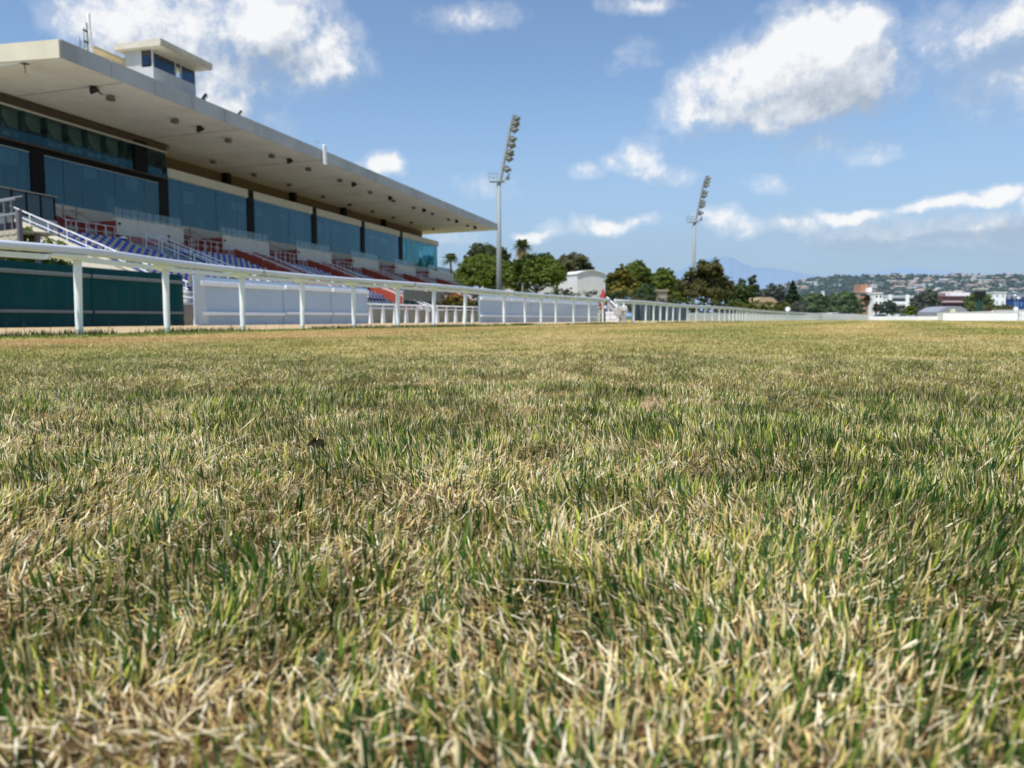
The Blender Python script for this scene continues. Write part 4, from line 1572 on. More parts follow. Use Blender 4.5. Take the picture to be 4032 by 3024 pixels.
tree("dark_tree", "dark green rounded tree on the far side of the brown tinged tree", 2912, 178, 2864, 2966, 1110, 1225, DKGREEN, n=3600, size=0.36)
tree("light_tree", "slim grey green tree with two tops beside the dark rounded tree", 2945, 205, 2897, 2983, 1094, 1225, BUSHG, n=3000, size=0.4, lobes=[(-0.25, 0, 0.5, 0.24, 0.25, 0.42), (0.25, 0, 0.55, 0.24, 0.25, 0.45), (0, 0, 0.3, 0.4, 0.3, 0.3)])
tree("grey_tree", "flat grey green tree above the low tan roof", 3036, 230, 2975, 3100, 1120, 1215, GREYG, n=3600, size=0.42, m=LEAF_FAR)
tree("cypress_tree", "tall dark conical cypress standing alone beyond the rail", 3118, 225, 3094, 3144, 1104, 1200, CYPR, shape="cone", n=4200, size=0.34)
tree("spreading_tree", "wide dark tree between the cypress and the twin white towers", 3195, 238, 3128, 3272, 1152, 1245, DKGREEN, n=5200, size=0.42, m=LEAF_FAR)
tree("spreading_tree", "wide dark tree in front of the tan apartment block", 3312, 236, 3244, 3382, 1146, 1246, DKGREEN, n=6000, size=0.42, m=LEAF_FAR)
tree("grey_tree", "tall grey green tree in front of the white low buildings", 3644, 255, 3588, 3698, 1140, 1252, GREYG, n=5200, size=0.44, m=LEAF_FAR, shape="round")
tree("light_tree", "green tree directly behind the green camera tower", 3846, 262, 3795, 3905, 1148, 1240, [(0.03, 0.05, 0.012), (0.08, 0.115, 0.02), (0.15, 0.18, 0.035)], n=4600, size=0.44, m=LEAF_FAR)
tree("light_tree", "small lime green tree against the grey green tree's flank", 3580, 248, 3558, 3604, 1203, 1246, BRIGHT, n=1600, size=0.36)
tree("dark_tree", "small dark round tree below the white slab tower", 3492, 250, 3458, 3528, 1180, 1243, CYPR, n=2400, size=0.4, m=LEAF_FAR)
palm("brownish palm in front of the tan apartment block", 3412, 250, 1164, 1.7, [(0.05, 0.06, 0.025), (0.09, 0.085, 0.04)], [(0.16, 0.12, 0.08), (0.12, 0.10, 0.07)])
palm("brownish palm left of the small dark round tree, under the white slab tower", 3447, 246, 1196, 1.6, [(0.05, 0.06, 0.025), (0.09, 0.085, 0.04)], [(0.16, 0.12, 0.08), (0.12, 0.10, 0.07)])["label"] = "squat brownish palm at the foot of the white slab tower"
# the darker belt of trees behind
for px, dist, x0, x1, yt, yb, pal, lb in (
        (1815, 200, 1765, 1870, 1062, 1190, PINE, "low dark tree behind the tail of the grandstand, next to the fan palm"),
        (2010, 205, 1930, 2090, 1028, 1190, DKGREEN, "dark tree filling the gap between the two umbrella pines"),
        (2190, 215, 2140, 2240, 1040, 1185, PINE, "dark tree pressed against the white hall's lit side"),
        (2400, 215, 2368, 2440, 1075, 1205, DKGREEN, "dark tree at the white hall's shaded corner"),
        (2545, 225, 2490, 2610, 1085, 1215, DKGREEN, "dark undergrowth tree between the two stone pines"),
        (2650, 225, 2600, 2710, 1100, 1215, PINE, "dark tree filling in behind the brown tinged tree on its hall side"),
        (2850, 215, 2795, 2905, 1105, 1225, DKGREEN, "dark tree filling in behind the brown tinged tree on its far side"),
        (3000, 260, 2950, 3060, 1150, 1232, DKGREEN, "low dark tree behind the low tan roof"),
        (3085, 262, 3045, 3125, 1158, 1235, GREYG, "low grey green tree just before the cypress"),
        (3230, 300, 3165, 3300, 1168, 1240, DKGREEN, "low dark tree below the twin white towers"),
        (3545, 345, 3500, 3600, 1195, 1246, GREYG, "low grey green tree in front of the white piers"),
        (3930, 275, 3895, 3985, 1200, 1240, DKGREEN, "low dark tree below the white tower block")):
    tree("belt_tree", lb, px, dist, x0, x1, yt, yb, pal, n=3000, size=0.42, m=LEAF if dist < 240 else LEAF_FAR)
# shrubs and hedges
shrub("flowering_shrub", "shrub with golden yellow flowers behind the white double rail", 0, 72, 1752, 1852, 1150, [(0.02, 0.03, 0.01), (0.05, 0.07, 0.015), (0.42, 0.26, 0.02)], n=2600, size=0.16, vary=0.6)
shrub("dark_shrub", "dark brownish shrub beside the golden flowered shrub", 0, 74, 1722, 1778, 1160, [(0.02, 0.025, 0.012), (0.05, 0.05, 0.025), (0.10, 0.08, 0.04)], n=1600, size=0.16)
shrub("dark_shrub", "dark green shrub at the end of the farther pale hoardings", 0, 78, 1850, 1892, 1168, DKGREEN, n=1200, size=0.16)
shrub("platform_shrub", "bright leafy shrub growing against the cream stair wall", 0, 40, 50, 190, 918, BRIGHT, n=3000, size=0.24, depth=1.2)
shrub("platform_shrub", "smaller low leafy shrub farther along the cream stair wall", 0, 41, 175, 275, 955, [(0.04, 0.07, 0.012), (0.10, 0.15, 0.02), (0.17, 0.21, 0.04)], n=1800, size=0.22, depth=1.2)
shrub("round_bush", "low clipped bush in front of the pink oleander", 0, 110, 2155, 2250, 1140, BUSHG, n=2200, size=0.2)
shrub("pink_oleander", "pink flowering oleander at the foot of the white hall", 0, 118, 2215, 2262, 1128, [(0.05, 0.07, 0.03), (0.28, 0.12, 0.12), (0.42, 0.20, 0.18)], n=1600, size=0.2)
shrub("hedge", "long clipped hedge below the white hall", 0, 116, 2250, 2380, 1150, BUSHG, cat="hedge", n=3000, size=0.22)
shrub("round_bush", "clipped mound bush by the winning post", 0, 112, 2395, 2490, 1150, BUSHG, n=2200, size=0.2)
shrub("round_bush", "large rounded grey green bush under the stone pines", 0, 130, 2495, 2592, 1116, [(0.03, 0.05, 0.025), (0.055, 0.09, 0.042), (0.085, 0.125, 0.06)], n=3000, size=0.24)
shrub("hedge", "low olive hedge running below the stone pines", 0, 105, 2480, 2680, 1165, [(0.04, 0.055, 0.02), (0.085, 0.10, 0.03), (0.13, 0.14, 0.05)], cat="hedge", n=3400, size=0.2)
shrub("hedge", "bright olive hedge behind the far running rail", 0, 150, 2895, 3105, 1186, [(0.06, 0.08, 0.012), (0.12, 0.14, 0.02), (0.17, 0.18, 0.035)], cat="hedge", n=5200, size=0.26)
shrub("hedge", "low green hedge under the brown tinged tree", 0, 130, 2660, 2900, 1182, [(0.03, 0.05, 0.015), (0.08, 0.10, 0.025), (0.12, 0.14, 0.035)], cat="hedge", n=4000, size=0.24)
shrub("round_bush", "grey green round bush just past the white signal disc", 0, 165, 3118, 3172, 1184, GREYG, n=1800, size=0.28, m=LEAF_FAR)
shrub("hedge", "dark rust brown hedge below the white tower block", 0, 250, 3878, 3990, 1208, [(0.04, 0.035, 0.015), (0.09, 0.06, 0.03), (0.12, 0.09, 0.04)], cat="hedge", n=2400, size=0.36, m=LEAF_FAR)
shrub("hedge", "dark green hedge along the car park fence", 0, 290, 3500, 3600, 1206, DKGREEN, cat="hedge", n=2000, size=0.4, m=LEAF_FAR)
shrub("hedge", "dark leafy hedge at the foot of the umbrella pines", 0, 160, 1800, 2150, 1168, DKGREEN, cat="hedge", n=5000, size=0.3)

# ================================================================ buildings beyond
WHT = mat("white_render", (0.74, 0.75, 0.76), 0.7, 0.05, 0.5)
ROOFT = mat("terracotta_roof", (0.36, 0.20, 0.14), 0.85, 0.2, 2.0)


def frame_at(px, dist, turn=0.0):
    p = at(px, 1256, dist)
    p.z = 0
    return p, Matrix.Translation(p) @ Matrix.Rotation(YAW + turn, 4, "Z")


# white barrel roofed hall
p, M = frame_at(2205, 196, 0.0)
t = thing("white_hall", "white hall with a curved roof among the pines", "hall", tuple(p))
S = 196 / FOC
w = 180 * S
# local x runs to the right of the view, local y away; the hall is turned so two faces show
M = Matrix.Translation(at(2271, 1256, 186).xy.to_3d()) @ Matrix.Rotation(YAW + 0.42, 4, "Z")
gw, gl = 7.9, 9.6
zt, ze = (1256 - 1066) * S * 0.96, (1256 - 1080) * S * 0.96
arc = [(gw * k / 12, ze + (zt + 0.75 - ze) * math.sin(math.pi * (0.14 + 0.72 * k / 12)) - (zt + 0.75 - ze) * math.sin(math.pi * 0.14)) for k in range(13)]
mb = MB()
mb.M = M
mb.prism([(0, 0)] + arc + [(gw, 0)], "y", 0, gl)
mb.build("wall", mat("hall_white", (0.70, 0.71, 0.72), 0.7, 0.05, 0.4, dirt=(0.5, 0.5, 0.5), dirt_amt=0.3, streak=True), t)
mb = MB()
mb.M = M
outer = [(x + (x - gw / 2) * 0.05, z + 0.22) for x, z in arc]
mb.prism([(x + (x - gw / 2) * 0.05, z + 0.012) for x, z in arc][::-1] + outer, "y", -0.35, gl + 0.35)
mb.build("roof", WHT, t)
mb = MB()
mb.M = M
mb.box(gw * 0.35, gw * 0.65, -0.06, -0.003, 0, 3.4)
mb.build("door", mat("hall_door", (0.55, 0.57, 0.58), 0.5), t)

# service buildings glimpsed under the pines
for px0, px1, yt, dist, colr, lb in ((2030, 2135, 1112, 205, (0.42, 0.46, 0.52), "low blue grey building half hidden under the umbrella pines"), (1888, 1915, 1112, 188, (0.72, 0.73, 0.74), "small white building end beside the tail of the grandstand"), (1975, 2025, 1122, 184, (0.74, 0.74, 0.73), "white shed roof behind the foot of the first floodlight mast"), (2130, 2182, 1113, 182, (0.62, 0.62, 0.62), "white hut with a dark opening under the forked umbrella pine")):
    p, M = frame_at(px0, dist)
    L = (px1 - px0) * dist / FOC
    h = (1256 - yt) * dist / FOC
    t = thing("service_building", lb, "building", tuple(p))
    mb = MB()
    mb.M = M
    mb.prism([(0, 0), (0, h * 0.92), (L / 2, h), (L, h * 0.9), (L, 0)], "y", 0, 5)
    mb.build("wall", mat("service_wall_%d" % px0, colr, 0.75, 0.08, 0.8), t)
    mb = MB()
    mb.M = M
    mb.prism([(-0.2, h * 0.925), (L / 2, h + 0.03), (L + 0.2, h * 0.905), (L + 0.2, h * 0.94), (L / 2, h + 0.2), (-0.2, h * 0.96)], "y", -0.3, 5.3)
    mb.build("roof", WHT, t)
    mb = MB()
    mb.M = M
    mb.box(L * 0.25, L * 0.6, -0.05, -0.003, h * 0.45, h * 0.75)
    mb.build("opening", mat("opening_dark", (0.02, 0.02, 0.022), 0.5), t)


def block(name, label, px0, px1, ytop, dist, wall, depth=12.0, storeys=3, winm=None, roofm=None, bands=None, ribbon=False, cat="building", cols=None, roof_over=0.25, group=None, pitched=False):
    p, M = frame_at(px0, dist)
    L = (px1 - px0) * dist / FOC
    h = (1256 - ytop) * dist / FOC + EYE
    t = thing(name, label, cat, tuple(p), group)
    mb = MB()
    mb.M = M
    mb.box(0, L, 0, depth, 0, h)
    mb.build("wall", wall, t)
    mb = MB()
    mb.M = M
    if pitched:
        mb.prism([(-0.3, h + 0.01), (L + 0.3, h + 0.01), (L * 0.75, h + 1.2), (L * 0.25, h + 1.2)], "y", -0.3, depth + 0.3)
    else:
        mb.box(-roof_over, L + roof_over, -roof_over, depth + roof_over, h + 0.01, h + 0.28)
    mb.build("roof", roofm or wall, t)
    sh_ = h / storeys
    wm = winm or mat("window_dark", (0.05, 0.06, 0.075), 0.15, 0.3, 2, 0.5)
    n = cols or max(2, int(L / 3.0))
    if ribbon:
        for k in range(1, storeys):
            mb = MB()
            mb.M = M
            mb.box(0.3, L - 0.3, -0.06, -0.003, sh_ * k + sh_ * 0.35, sh_ * k + sh_ * 0.8)
            mb.build("window", wm, t)
            mb = MB()
            mb.M = M
            mb.box(-0.02, L + 0.02, -0.9, -0.065, sh_ * k - 0.05, sh_ * k + sh_ * 0.28)
            mb.build("balcony", bands or wall, t)
    else:
        for k in range(storeys):
            for j in range(n):
                mb = MB()
                mb.M = M
                a = L * (j + 0.28) / n
                mb.box(a, a + L / n * 0.44, -0.05, -0.003, sh_ * k + sh_ * 0.35, sh_ * k + sh_ * 0.75)
                if sh_ * k + sh_ * 0.75 > 1.5:
                    mb.build("window", wm, t)
    return t, M, L, h


HZ = dict(emit=(0.30, 0.40, 0.58), emit_s=0.03)  # distance haze imitated by faint blue emission on far walls
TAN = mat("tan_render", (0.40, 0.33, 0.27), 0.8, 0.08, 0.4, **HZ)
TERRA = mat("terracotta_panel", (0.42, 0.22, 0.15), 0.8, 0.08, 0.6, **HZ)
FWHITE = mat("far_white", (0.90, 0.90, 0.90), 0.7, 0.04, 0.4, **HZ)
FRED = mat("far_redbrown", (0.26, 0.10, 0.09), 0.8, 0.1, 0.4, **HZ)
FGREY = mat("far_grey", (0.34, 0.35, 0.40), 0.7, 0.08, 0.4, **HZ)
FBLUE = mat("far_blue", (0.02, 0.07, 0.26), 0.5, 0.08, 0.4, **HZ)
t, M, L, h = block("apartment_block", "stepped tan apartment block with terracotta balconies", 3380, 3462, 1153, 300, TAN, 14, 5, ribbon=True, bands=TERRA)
mb = MB(); mb.M = M
mb.box(L * 0.22, L * 0.6, 3, 9, h + 0.285, h + 3.4)
mb.build("roof_tower", TERRA, t)
mb = MB(); mb.M = M
mb.box(L * 0.45, L * 0.62, 0.5, 2.9, h + 0.285, h + 1.9)
mb.build("stair_head", FWHITE, t)
block("slab_tower", "plain white slab tower joined to the tan apartment block", 3440, 3472, 1156, 294, FWHITE, 7, 4, cols=2)
t, M, L, h = block("low_block", "long white building with dark ribbon windows and two white piers", 3488, 3600, 1168, 330, FWHITE, 14, 3, ribbon=True)
for a in (0.02, 0.62):
    mb = MB(); mb.M = M
    mb.bbox(L * a, L * a + 1.5, -1.2, -0.95, 0, h + 0.8, 0.03)
    mb.build("pier", FWHITE, t)
block("yellow_house", "small yellow house behind the grey green tree", 3678, 3722, 1170, 380, mat("yellow_render", (0.52, 0.38, 0.22), 0.8, 0.08, 0.4, **HZ), 9, 2, roofm=ROOFT, pitched=True)
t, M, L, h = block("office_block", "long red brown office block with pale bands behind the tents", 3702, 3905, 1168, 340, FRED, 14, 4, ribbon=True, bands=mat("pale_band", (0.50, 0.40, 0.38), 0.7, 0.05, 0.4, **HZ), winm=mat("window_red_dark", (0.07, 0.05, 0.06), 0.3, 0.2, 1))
for a, b_, z in ((0.20, 0.42, 1.8), (0.43, 0.58, 1.5), (0.86, 0.98, 1.6)):
    mb = MB(); mb.M = M
    mb.box(L * a, L * b_, 1.0, 5, h + 0.285, h + 0.28 + z)
    mb.build("roof_plant", FWHITE, t)
block("tower_block", "bright white block with faint rows of small windows", 3910, 3956, 1153, 300, FWHITE, 9, 4, cols=2, winm=mat("window_pale", (0.45, 0.50, 0.58), 0.3, 0.1, 1))
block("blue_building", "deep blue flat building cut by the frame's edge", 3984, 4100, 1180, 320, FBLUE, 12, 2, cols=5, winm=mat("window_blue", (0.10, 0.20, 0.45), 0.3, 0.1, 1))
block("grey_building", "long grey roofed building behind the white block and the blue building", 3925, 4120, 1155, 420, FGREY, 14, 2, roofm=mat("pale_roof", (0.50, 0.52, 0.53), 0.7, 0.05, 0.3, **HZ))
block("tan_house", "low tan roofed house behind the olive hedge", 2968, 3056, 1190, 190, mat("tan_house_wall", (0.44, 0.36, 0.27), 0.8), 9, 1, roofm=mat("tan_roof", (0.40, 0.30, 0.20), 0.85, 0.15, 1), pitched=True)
block("stone_hut", "small grey stone hut under the pines near the hedge", 2592, 2625, 1148, 125, mat("stone_grey", (0.30, 0.27, 0.22), 0.9, 0.2, 2), 2, 1, cols=1)
for px, w, lb in ((3196, 10, "slim white tower, the nearer the cypress of a pair above the trees"), (3238, 11, "slim white tower, the taller of a pair above the trees")):
    p, M = frame_at(px - w / 2, 420)
    t = thing("white_tower", lb, "tower", tuple(p))
    S = 420 / FOC
    mb = MB(); mb.M = M
    mb.bbox(0, w * S, 0, w * S, 0, (1256 - (1145 if px > 3200 else 1147)) * S, 0.1)
    mb.build("shaft", FWHITE, t)
    mb = MB(); mb.M = M
    mb.bbox(-0.08, w * S + 0.08, -0.08, w * S + 0.08, (1256 - 1150) * S, (1256 - 1149) * S + 0.3, 0.05)
    mb.build("collar", FGREY, t)
# grey tent with a round pale sign
p, M = frame_at(3690, 205)
t = thing("grey_marquee", "low grey marquee with a round pale yellow sign", "marquee", tuple(p))
S = 205 / FOC
mb = MB(); mb.M = M
L, h0, h1 = 122 * S, 32 * S, 54 * S
mb.prism([(0, 0), (0, h0), (L * 0.28, h1 * 0.95), (L * 0.55, h1), (L * 0.85, h1 * 0.88), (L, h0), (L, 0)], "y", 0, 10)
mb.build("canvas", mat("marquee_grey", (0.26, 0.28, 0.33), 0.8, 0.08, 0.6), t)
mb = MB(); mb.M = M
mb.M = M @ Matrix.Translation((58 * S, -0.35, 33 * S))
mb.tube([(0, 0, 0), (0, 0.12, 0)], 0.72, 18)
mb.build("sign_disc", mat("sign_pale_yellow", (0.72, 0.72, 0.45), 0.5, 0.1, 1.5), t)
mb = MB(); mb.M = M
for a in (0, L * 0.33, L * 0.66, L):
    mb.tube([(a, -0.1, 0), (a, -0.1, h0)], 0.07, 6)
mb.build("pole", GREY_STEEL, t)
# camera tower
p, M = frame_at(3858, 150)
t = thing("camera_tower", "slender dark green camera tower with a box on top", "tower", tuple(p))
S = 150 / FOC
DG = mat("tower_green", (0.03, 0.085, 0.07), 0.6, 0.1, 1)
mb = MB(); mb.M = M
for x in (-0.34, 0.34):
    for y in (0, 0.7):
        mb.tube([(x, y, 0), (x, y, 100 * S)], 0.10, 6)
for k in range(9):
    z = k * 0.52
    mb.tube([(-0.34, 0, z), (0.34, 0, z + 0.52)], 0.04, 5)
    mb.tube([(0.34, 0, z), (-0.34, 0, z + 0.52)], 0.04, 5)
    mb.box(-0.34, 0.34, 0, 0.02, z + 0.48, z + 0.54)
mb.box(-0.28, 0.28, 0.05, 0.65, 0, 95 * S)
mb.build("shaft", DG, t)
mb = MB(); mb.M = M
mb.bbox(-0.72, 0.72, -0.4, 1.1, 95 * S, 112 * S, 0.06)
mb.prism([(-0.4, 88 * S), (0.4, 88 * S), (0.72, 95 * S - 0.01), (-0.72, 95 * S - 0.01)], "y", -0.3, 1.0)
mb.build("cabin", mat("tower_cabin_dark", (0.012, 0.022, 0.022), 0.6), t)
mb = MB(); mb.M = M
mb.bbox(-0.95, 1.05, -0.7, 1.3, 119 * S, 124 * S, 0.04)
for x in (-0.7, 0.7):
    for y in (-0.35, 1.05):
        mb.tube([(x, y, 112 * S), (x, y, 119 * S)], 0.05, 6)
mb.build("roof", mat("tower_roof_grey", (0.50, 0.52, 0.50), 0.6), t)
# lamp posts of the car park
for i, (px, yt, d_) in enumerate(((3527, 1196, 260), (4005, 1176, 240), (3992, 1166, 260))):
    p, M = frame_at(px, d_)
    t = thing("street_lamp", ["thin street lamp before the white low building", "street lamp with a round head before the blue building", "tall thin street lamp by the blue building's corner"][i], "street lamp", tuple(p))
    z = (1256 - yt) * d_ / FOC
    mb = MB(); mb.M = M
    mb.tube([(0, 0, 0), (0, 0, z)], [0.10, 0.07], 6)
    mb.build("pole", GREY_STEEL, t)
    mb = MB(); mb.M = M
    mb.tube([(0, 0, z), (0, 0, z + 0.25), (0, 0, z + 0.55), (0, 0, z + 0.75)], [0.25, 0.42, 0.40, 0.12], 10)
    mb.build("lamp_head", WHITE, t)


# parked cars behind the far fence
def car(label, px, dist, turn, paint):
    p = at(px, 1256, dist)
    p.z = 0
    M = Matrix.Translation(p) @ Matrix.Rotation(YAW + turn, 4, "Z")
    t = thing("parked_car", label, "car", tuple(p), "cars parked beyond the far fence")
    mb = MB(); mb.M = M
    side = [(-2.1, 0.32), (-2.12, 0.72), (-1.25, 0.92), (-0.62, 1.40), (0.75, 1.44), (1.45, 1.0), (2.05, 0.92), (2.12, 0.35)]
    mb.prism(side, "y", -0.84, 0.84)
    mb.build("body", paint, t, bevel=0.06)
    mb = MB(); mb.M = M
    gl_ = [(-1.12, 0.96), (-0.60, 1.34), (0.72, 1.38), (1.30, 1.0)]
    mb.prism(gl_, "y", -0.85, -0.843)
    mb.prism(gl_, "y", 0.843, 0.85)
    mb.build("window", mat("car_glass", (0.02, 0.025, 0.03), 0.08, 0.1, 1, 0.6), t)
    for x in (-1.35, 1.3):
        for y in (-0.80, 0.62):
            mb = MB(); mb.M = M
            mb.tube([(x, y, 0.32), (x, y + 0.18, 0.32)], 0.32, 14)
            mb.build("wheel", DARK, t)


car("dark blue car behind the fence below the small dark round tree", 3462, 190, 0.1, mat("car_blue", (0.02, 0.03, 0.12), 0.3, 0.05, 1, 0.5))
car("dull pink van like car behind the fence below the wide dark trees", 3235, 150, 0.0, mat("car_pinkgrey", (0.50, 0.36, 0.33), 0.35, 0.05, 1, 0.5))
car("white car behind the fence end, beside the dull pink one", 3275, 146, 0.15, mat("car_white", (0.75, 0.75, 0.76), 0.3, 0.04, 1, 0.5))
car("silver car behind the low white band fence near the lime green tree", 3545, 188, 0.1, mat("car_silver", (0.45, 0.47, 0.48), 0.3, 0.05, 1, 0.5))

# ================================================================ hills, houses on the slope, mountains
HX = np.linspace(2380, 4900, 127)
hill_top = np.interp(HX, [2380, 2700, 2900, 3000, 3050, 3130, 3200, 3260, 3330, 3400, 3480, 3560, 3650, 3760, 3860, 3960, 4060, 4400, 4900],
                     [1256, 1245, 1215, 1180, 1150, 1120, 1108, 1104, 1100, 1101, 1096, 1098, 1098, 1096, 1100, 1096, 1098, 1090, 1080])
RR = np.concatenate([np.linspace(520, 1700, 34), [1900, 2300]])


def hill_z(px, r):
    """the slope's height: its sighting angle climbs steadily to the ridge at 1650 m"""
    top = np.interp(px, HX, hill_top)
    H = (1256 - top) / FOC * 1650
    t = np.clip((r - 560) / (1650 - 560), 0, 1)
    return H * np.minimum(r, 1650) / 1650 * t ** 0.75 - 0.2 - np.clip(r - 1650, 0, 1e9) * 0.08


V = []
for r in RR:
    for px in HX:
        p = at(px, 1256, 1.0)
        z = hill_z(px, r) + (vnoise(np.array([p.x * r]), np.array([p.y * r]), 90.0)[0] - 0.5) * 8 * min(1, max(0, (r - 560) / 300)) * (0.4 if r > 1500 else 1)
        V.append((p.x * r, p.y * r, z))
nx = len(HX)
Q = np.array([(i * nx + j, i * nx + j + 1, (i + 1) * nx + j + 1, (i + 1) * nx + j) for i in range(len(RR) - 1) for j in range(nx - 1)])
hill = np_mesh("hillside", np.array(V), Q, None, None, mat("hillside_green", (0.045, 0.065, 0.05), 0.95, 0.35, 0.02, 0.0, emit=(0.26, 0.36, 0.48), emit_s=0.28), None, (0, 0, 0), True)  # emission paints blue distance haze over the slope
tag(hill, "wooded hillside rising beyond the town", "hill", None, "structure")
# woodland over the slope: one mass
nt = 6500
px_ = G.uniform(2850, 4300, nt)
r_ = 620 + (1665 - 620) * G.random(nt) ** 0.8
Lb = []
for px, r in zip(px_, r_):
    p = at(px, 1256, 1.0)
    rad = G.uniform(2.8, 6.2)
    Lb.append((p.x * r, p.y * r, hill_z(px, r) + rad * 0.7, rad, rad, rad * G.uniform(0.9, 1.7)))
Lb = np.array(Lb)
k = np.repeat(np.arange(nt), 16)
m_ = len(k)
off = G.normal(size=(m_, 3))
off /= np.linalg.norm(off, axis=1)[:, None]
off *= (G.random(m_) ** 0.35)[:, None]
c = Lb[k, :3] + off * Lb[k, 3:6]
nrm = off + G.normal(size=(m_, 3)) * 0.4 + np.array([0, 0, 0.3])
nrm /= np.linalg.norm(nrm, axis=1)[:, None]
a = np.cross(nrm, G.normal(size=(m_, 3)))
a /= np.linalg.norm(a, axis=1)[:, None]
b = np.cross(nrm, a)
s = (Lb[k, 3] * G.uniform(0.35, 0.65, m_))[:, None]
v = np.stack([c - a * s, c - b * s, c + a * s, c + b * s], axis=1).reshape(-1, 3)
base = np.array([[0.022, 0.040, 0.022], [0.034, 0.058, 0.030], [0.055, 0.078, 0.04], [0.03, 0.05, 0.04]])
col = base[G.integers(0, 4, nt)][k] * (0.75 + 0.5 * G.random(m_))[:, None]
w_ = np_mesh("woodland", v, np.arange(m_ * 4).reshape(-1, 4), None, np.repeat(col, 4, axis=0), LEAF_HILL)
tag(w_, "blue green woodland covering the hillside between the houses", "woodland", None, "stuff")

# houses: a few kinds, copied over the slope
HH = dict(emit=(0.34, 0.41, 0.52), emit_s=0.24)  # pale blue glow on the house materials imitates haze
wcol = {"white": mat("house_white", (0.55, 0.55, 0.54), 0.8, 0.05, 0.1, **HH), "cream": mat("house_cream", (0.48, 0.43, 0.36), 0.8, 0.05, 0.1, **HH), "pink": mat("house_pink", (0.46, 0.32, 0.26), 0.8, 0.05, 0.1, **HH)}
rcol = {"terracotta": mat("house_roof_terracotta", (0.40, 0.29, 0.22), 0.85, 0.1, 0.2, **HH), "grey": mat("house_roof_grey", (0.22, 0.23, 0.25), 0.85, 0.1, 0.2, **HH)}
HWIN = mat("house_window", (0.06, 0.07, 0.09), 0.4, 0.1, 1, emit=(0.30, 0.41, 0.60), emit_s=0.06)  # unlit panes; the faint blue glow is painted haze
protos = []
for wc, rc, L, W, h in (("white", "terracotta", 14, 9, 5.5), ("cream", "terracotta", 17, 9, 5.5), ("pink", "terracotta", 12, 10, 7.5), ("white", "grey", 20, 9, 7.0), ("cream", "grey", 12, 9, 5.0), ("white", "terracotta", 10, 9, 8.5)):
    t = thing("hillside_house", "", "house", (0, 0, -500), "houses scattered over the wooded hillside")
    t.location = (0, 0, 0)
    t["_org"] = (0, 0, 0)
    mb = MB()
    mb.box(-L / 2, L / 2, -W / 2, W / 2, -4, h)
    if L > 16:
        mb.box(-L / 2 - 5, -L / 2, -W / 2 + 1, W / 2, -4, h * 0.6)
    o = mb.build("wall", wcol[wc], t)
    mb = MB()
    e, rh = 0.7, 1.5
    if rc == "grey":
        mb.box(-L / 2 - 0.3, L / 2 + 0.3, -W / 2 - 0.3, W / 2 + 0.3, h + 0.02, h + 0.5)
    else:
        vs = [(-L / 2 - e, -W / 2 - e, h), (L / 2 + e, -W / 2 - e, h), (L / 2 + e, W / 2 + e, h), (-L / 2 - e, W / 2 + e, h), (-L / 2 + W * 0.35, 0, h + rh), (L / 2 - W * 0.35, 0, h + rh)]
        mb.add(vs, [(0, 3, 2, 1), (0, 1, 5, 4), (2, 3, 4, 5), (1, 2, 5), (3, 0, 4)])
    mb.build("roof", rcol[rc], t)
    for x in np.linspace(-L / 2 + 1.8, L / 2 - 3.6, 2):
        mb = MB()
        mb.box(x, x + 1.9, -W / 2 - 0.06, -W / 2 - 0.01, 1.2, 2.9)
        mb.build("window", HWIN, t)
    protos.append([t, wc, rc, L, h, False])
spots = []
tries = 0
while len(spots) < 135 and tries < 6000:
    tries += 1
    px = G.uniform(3040, 4090)
    r = 780 + 860 * G.random() ** 0.7
    if px < 3400 and G.random() < 0.8:
        continue
    if any(abs(px - a) < 27 * 1300 / r and abs(r - b_) < 38 for a, b_ in spots):
        continue
    spots.append((px, r))
spots += [(3092, 1500), (3138, 1560), (3158, 1580), (3135, 1350), (3208, 1480), (3222, 1470)]
ZONES = [(3130, "behind the cypress"), (3210, "above the twin white towers"), (3300, "above the wide dark trees"), (3390, "above the apartment block's near end"), (3450, "above the apartment block's tower"), (3520, "above the white slab tower"), (3590, "above the white piers"), (3680, "above the tall grey green tree"), (3740, "above the yellow house"), (3800, "above the grey marquee"), (3880, "behind the camera tower"), (3960, "above the white tower block"), (9999, "above the blue building")]
rows = []
for px, r in spots:
    pr = protos[int(G.integers(len(protos)))]
    p = at(px, 1256, 1.0)
    loc = (p.x * r, p.y * r, float(hill_z(px, r)) + 3.0)
    turn = YAW + G.uniform(-0.5, 0.5)
    zone = next(z for lim, z in ZONES if px < lim)
    size = "tall " if pr[4] > 8 else ("long " if pr[3] > 16 else ("compact " if pr[3] < 13 else ""))
    roof = "flat grey" if pr[2] == "grey" else "terracotta"
    rows.append([f"{size}{pr[1]} house with {roof} roof", zone, -r, pr, loc, turn, G.uniform(0.75, 1.15)])
rows.sort(key=lambda q: (q[0], q[1], q[2]))
seen = {}
for look, zone, nr_, pr, loc, turn, sc_ in rows:
    k = seen[look, zone] = seen.get((look, zone), 0) + 1
    n_ = sum(1 for q in rows if q[0] == look and q[1] == zone)
    lb = f"{look} {zone}" if n_ == 1 else f"{look} {zone}, {ORD[k - 1]} from ridge"
    if not pr[5]:
        pr[5] = True
        pr[0].location = loc
        pr[0].rotation_euler = (0, 0, turn)
        pr[0].scale = (sc_,) * 3
        pr[0]["label"] = lb
    else:
        copy_thing(pr[0], loc, turn, lb, sc_)

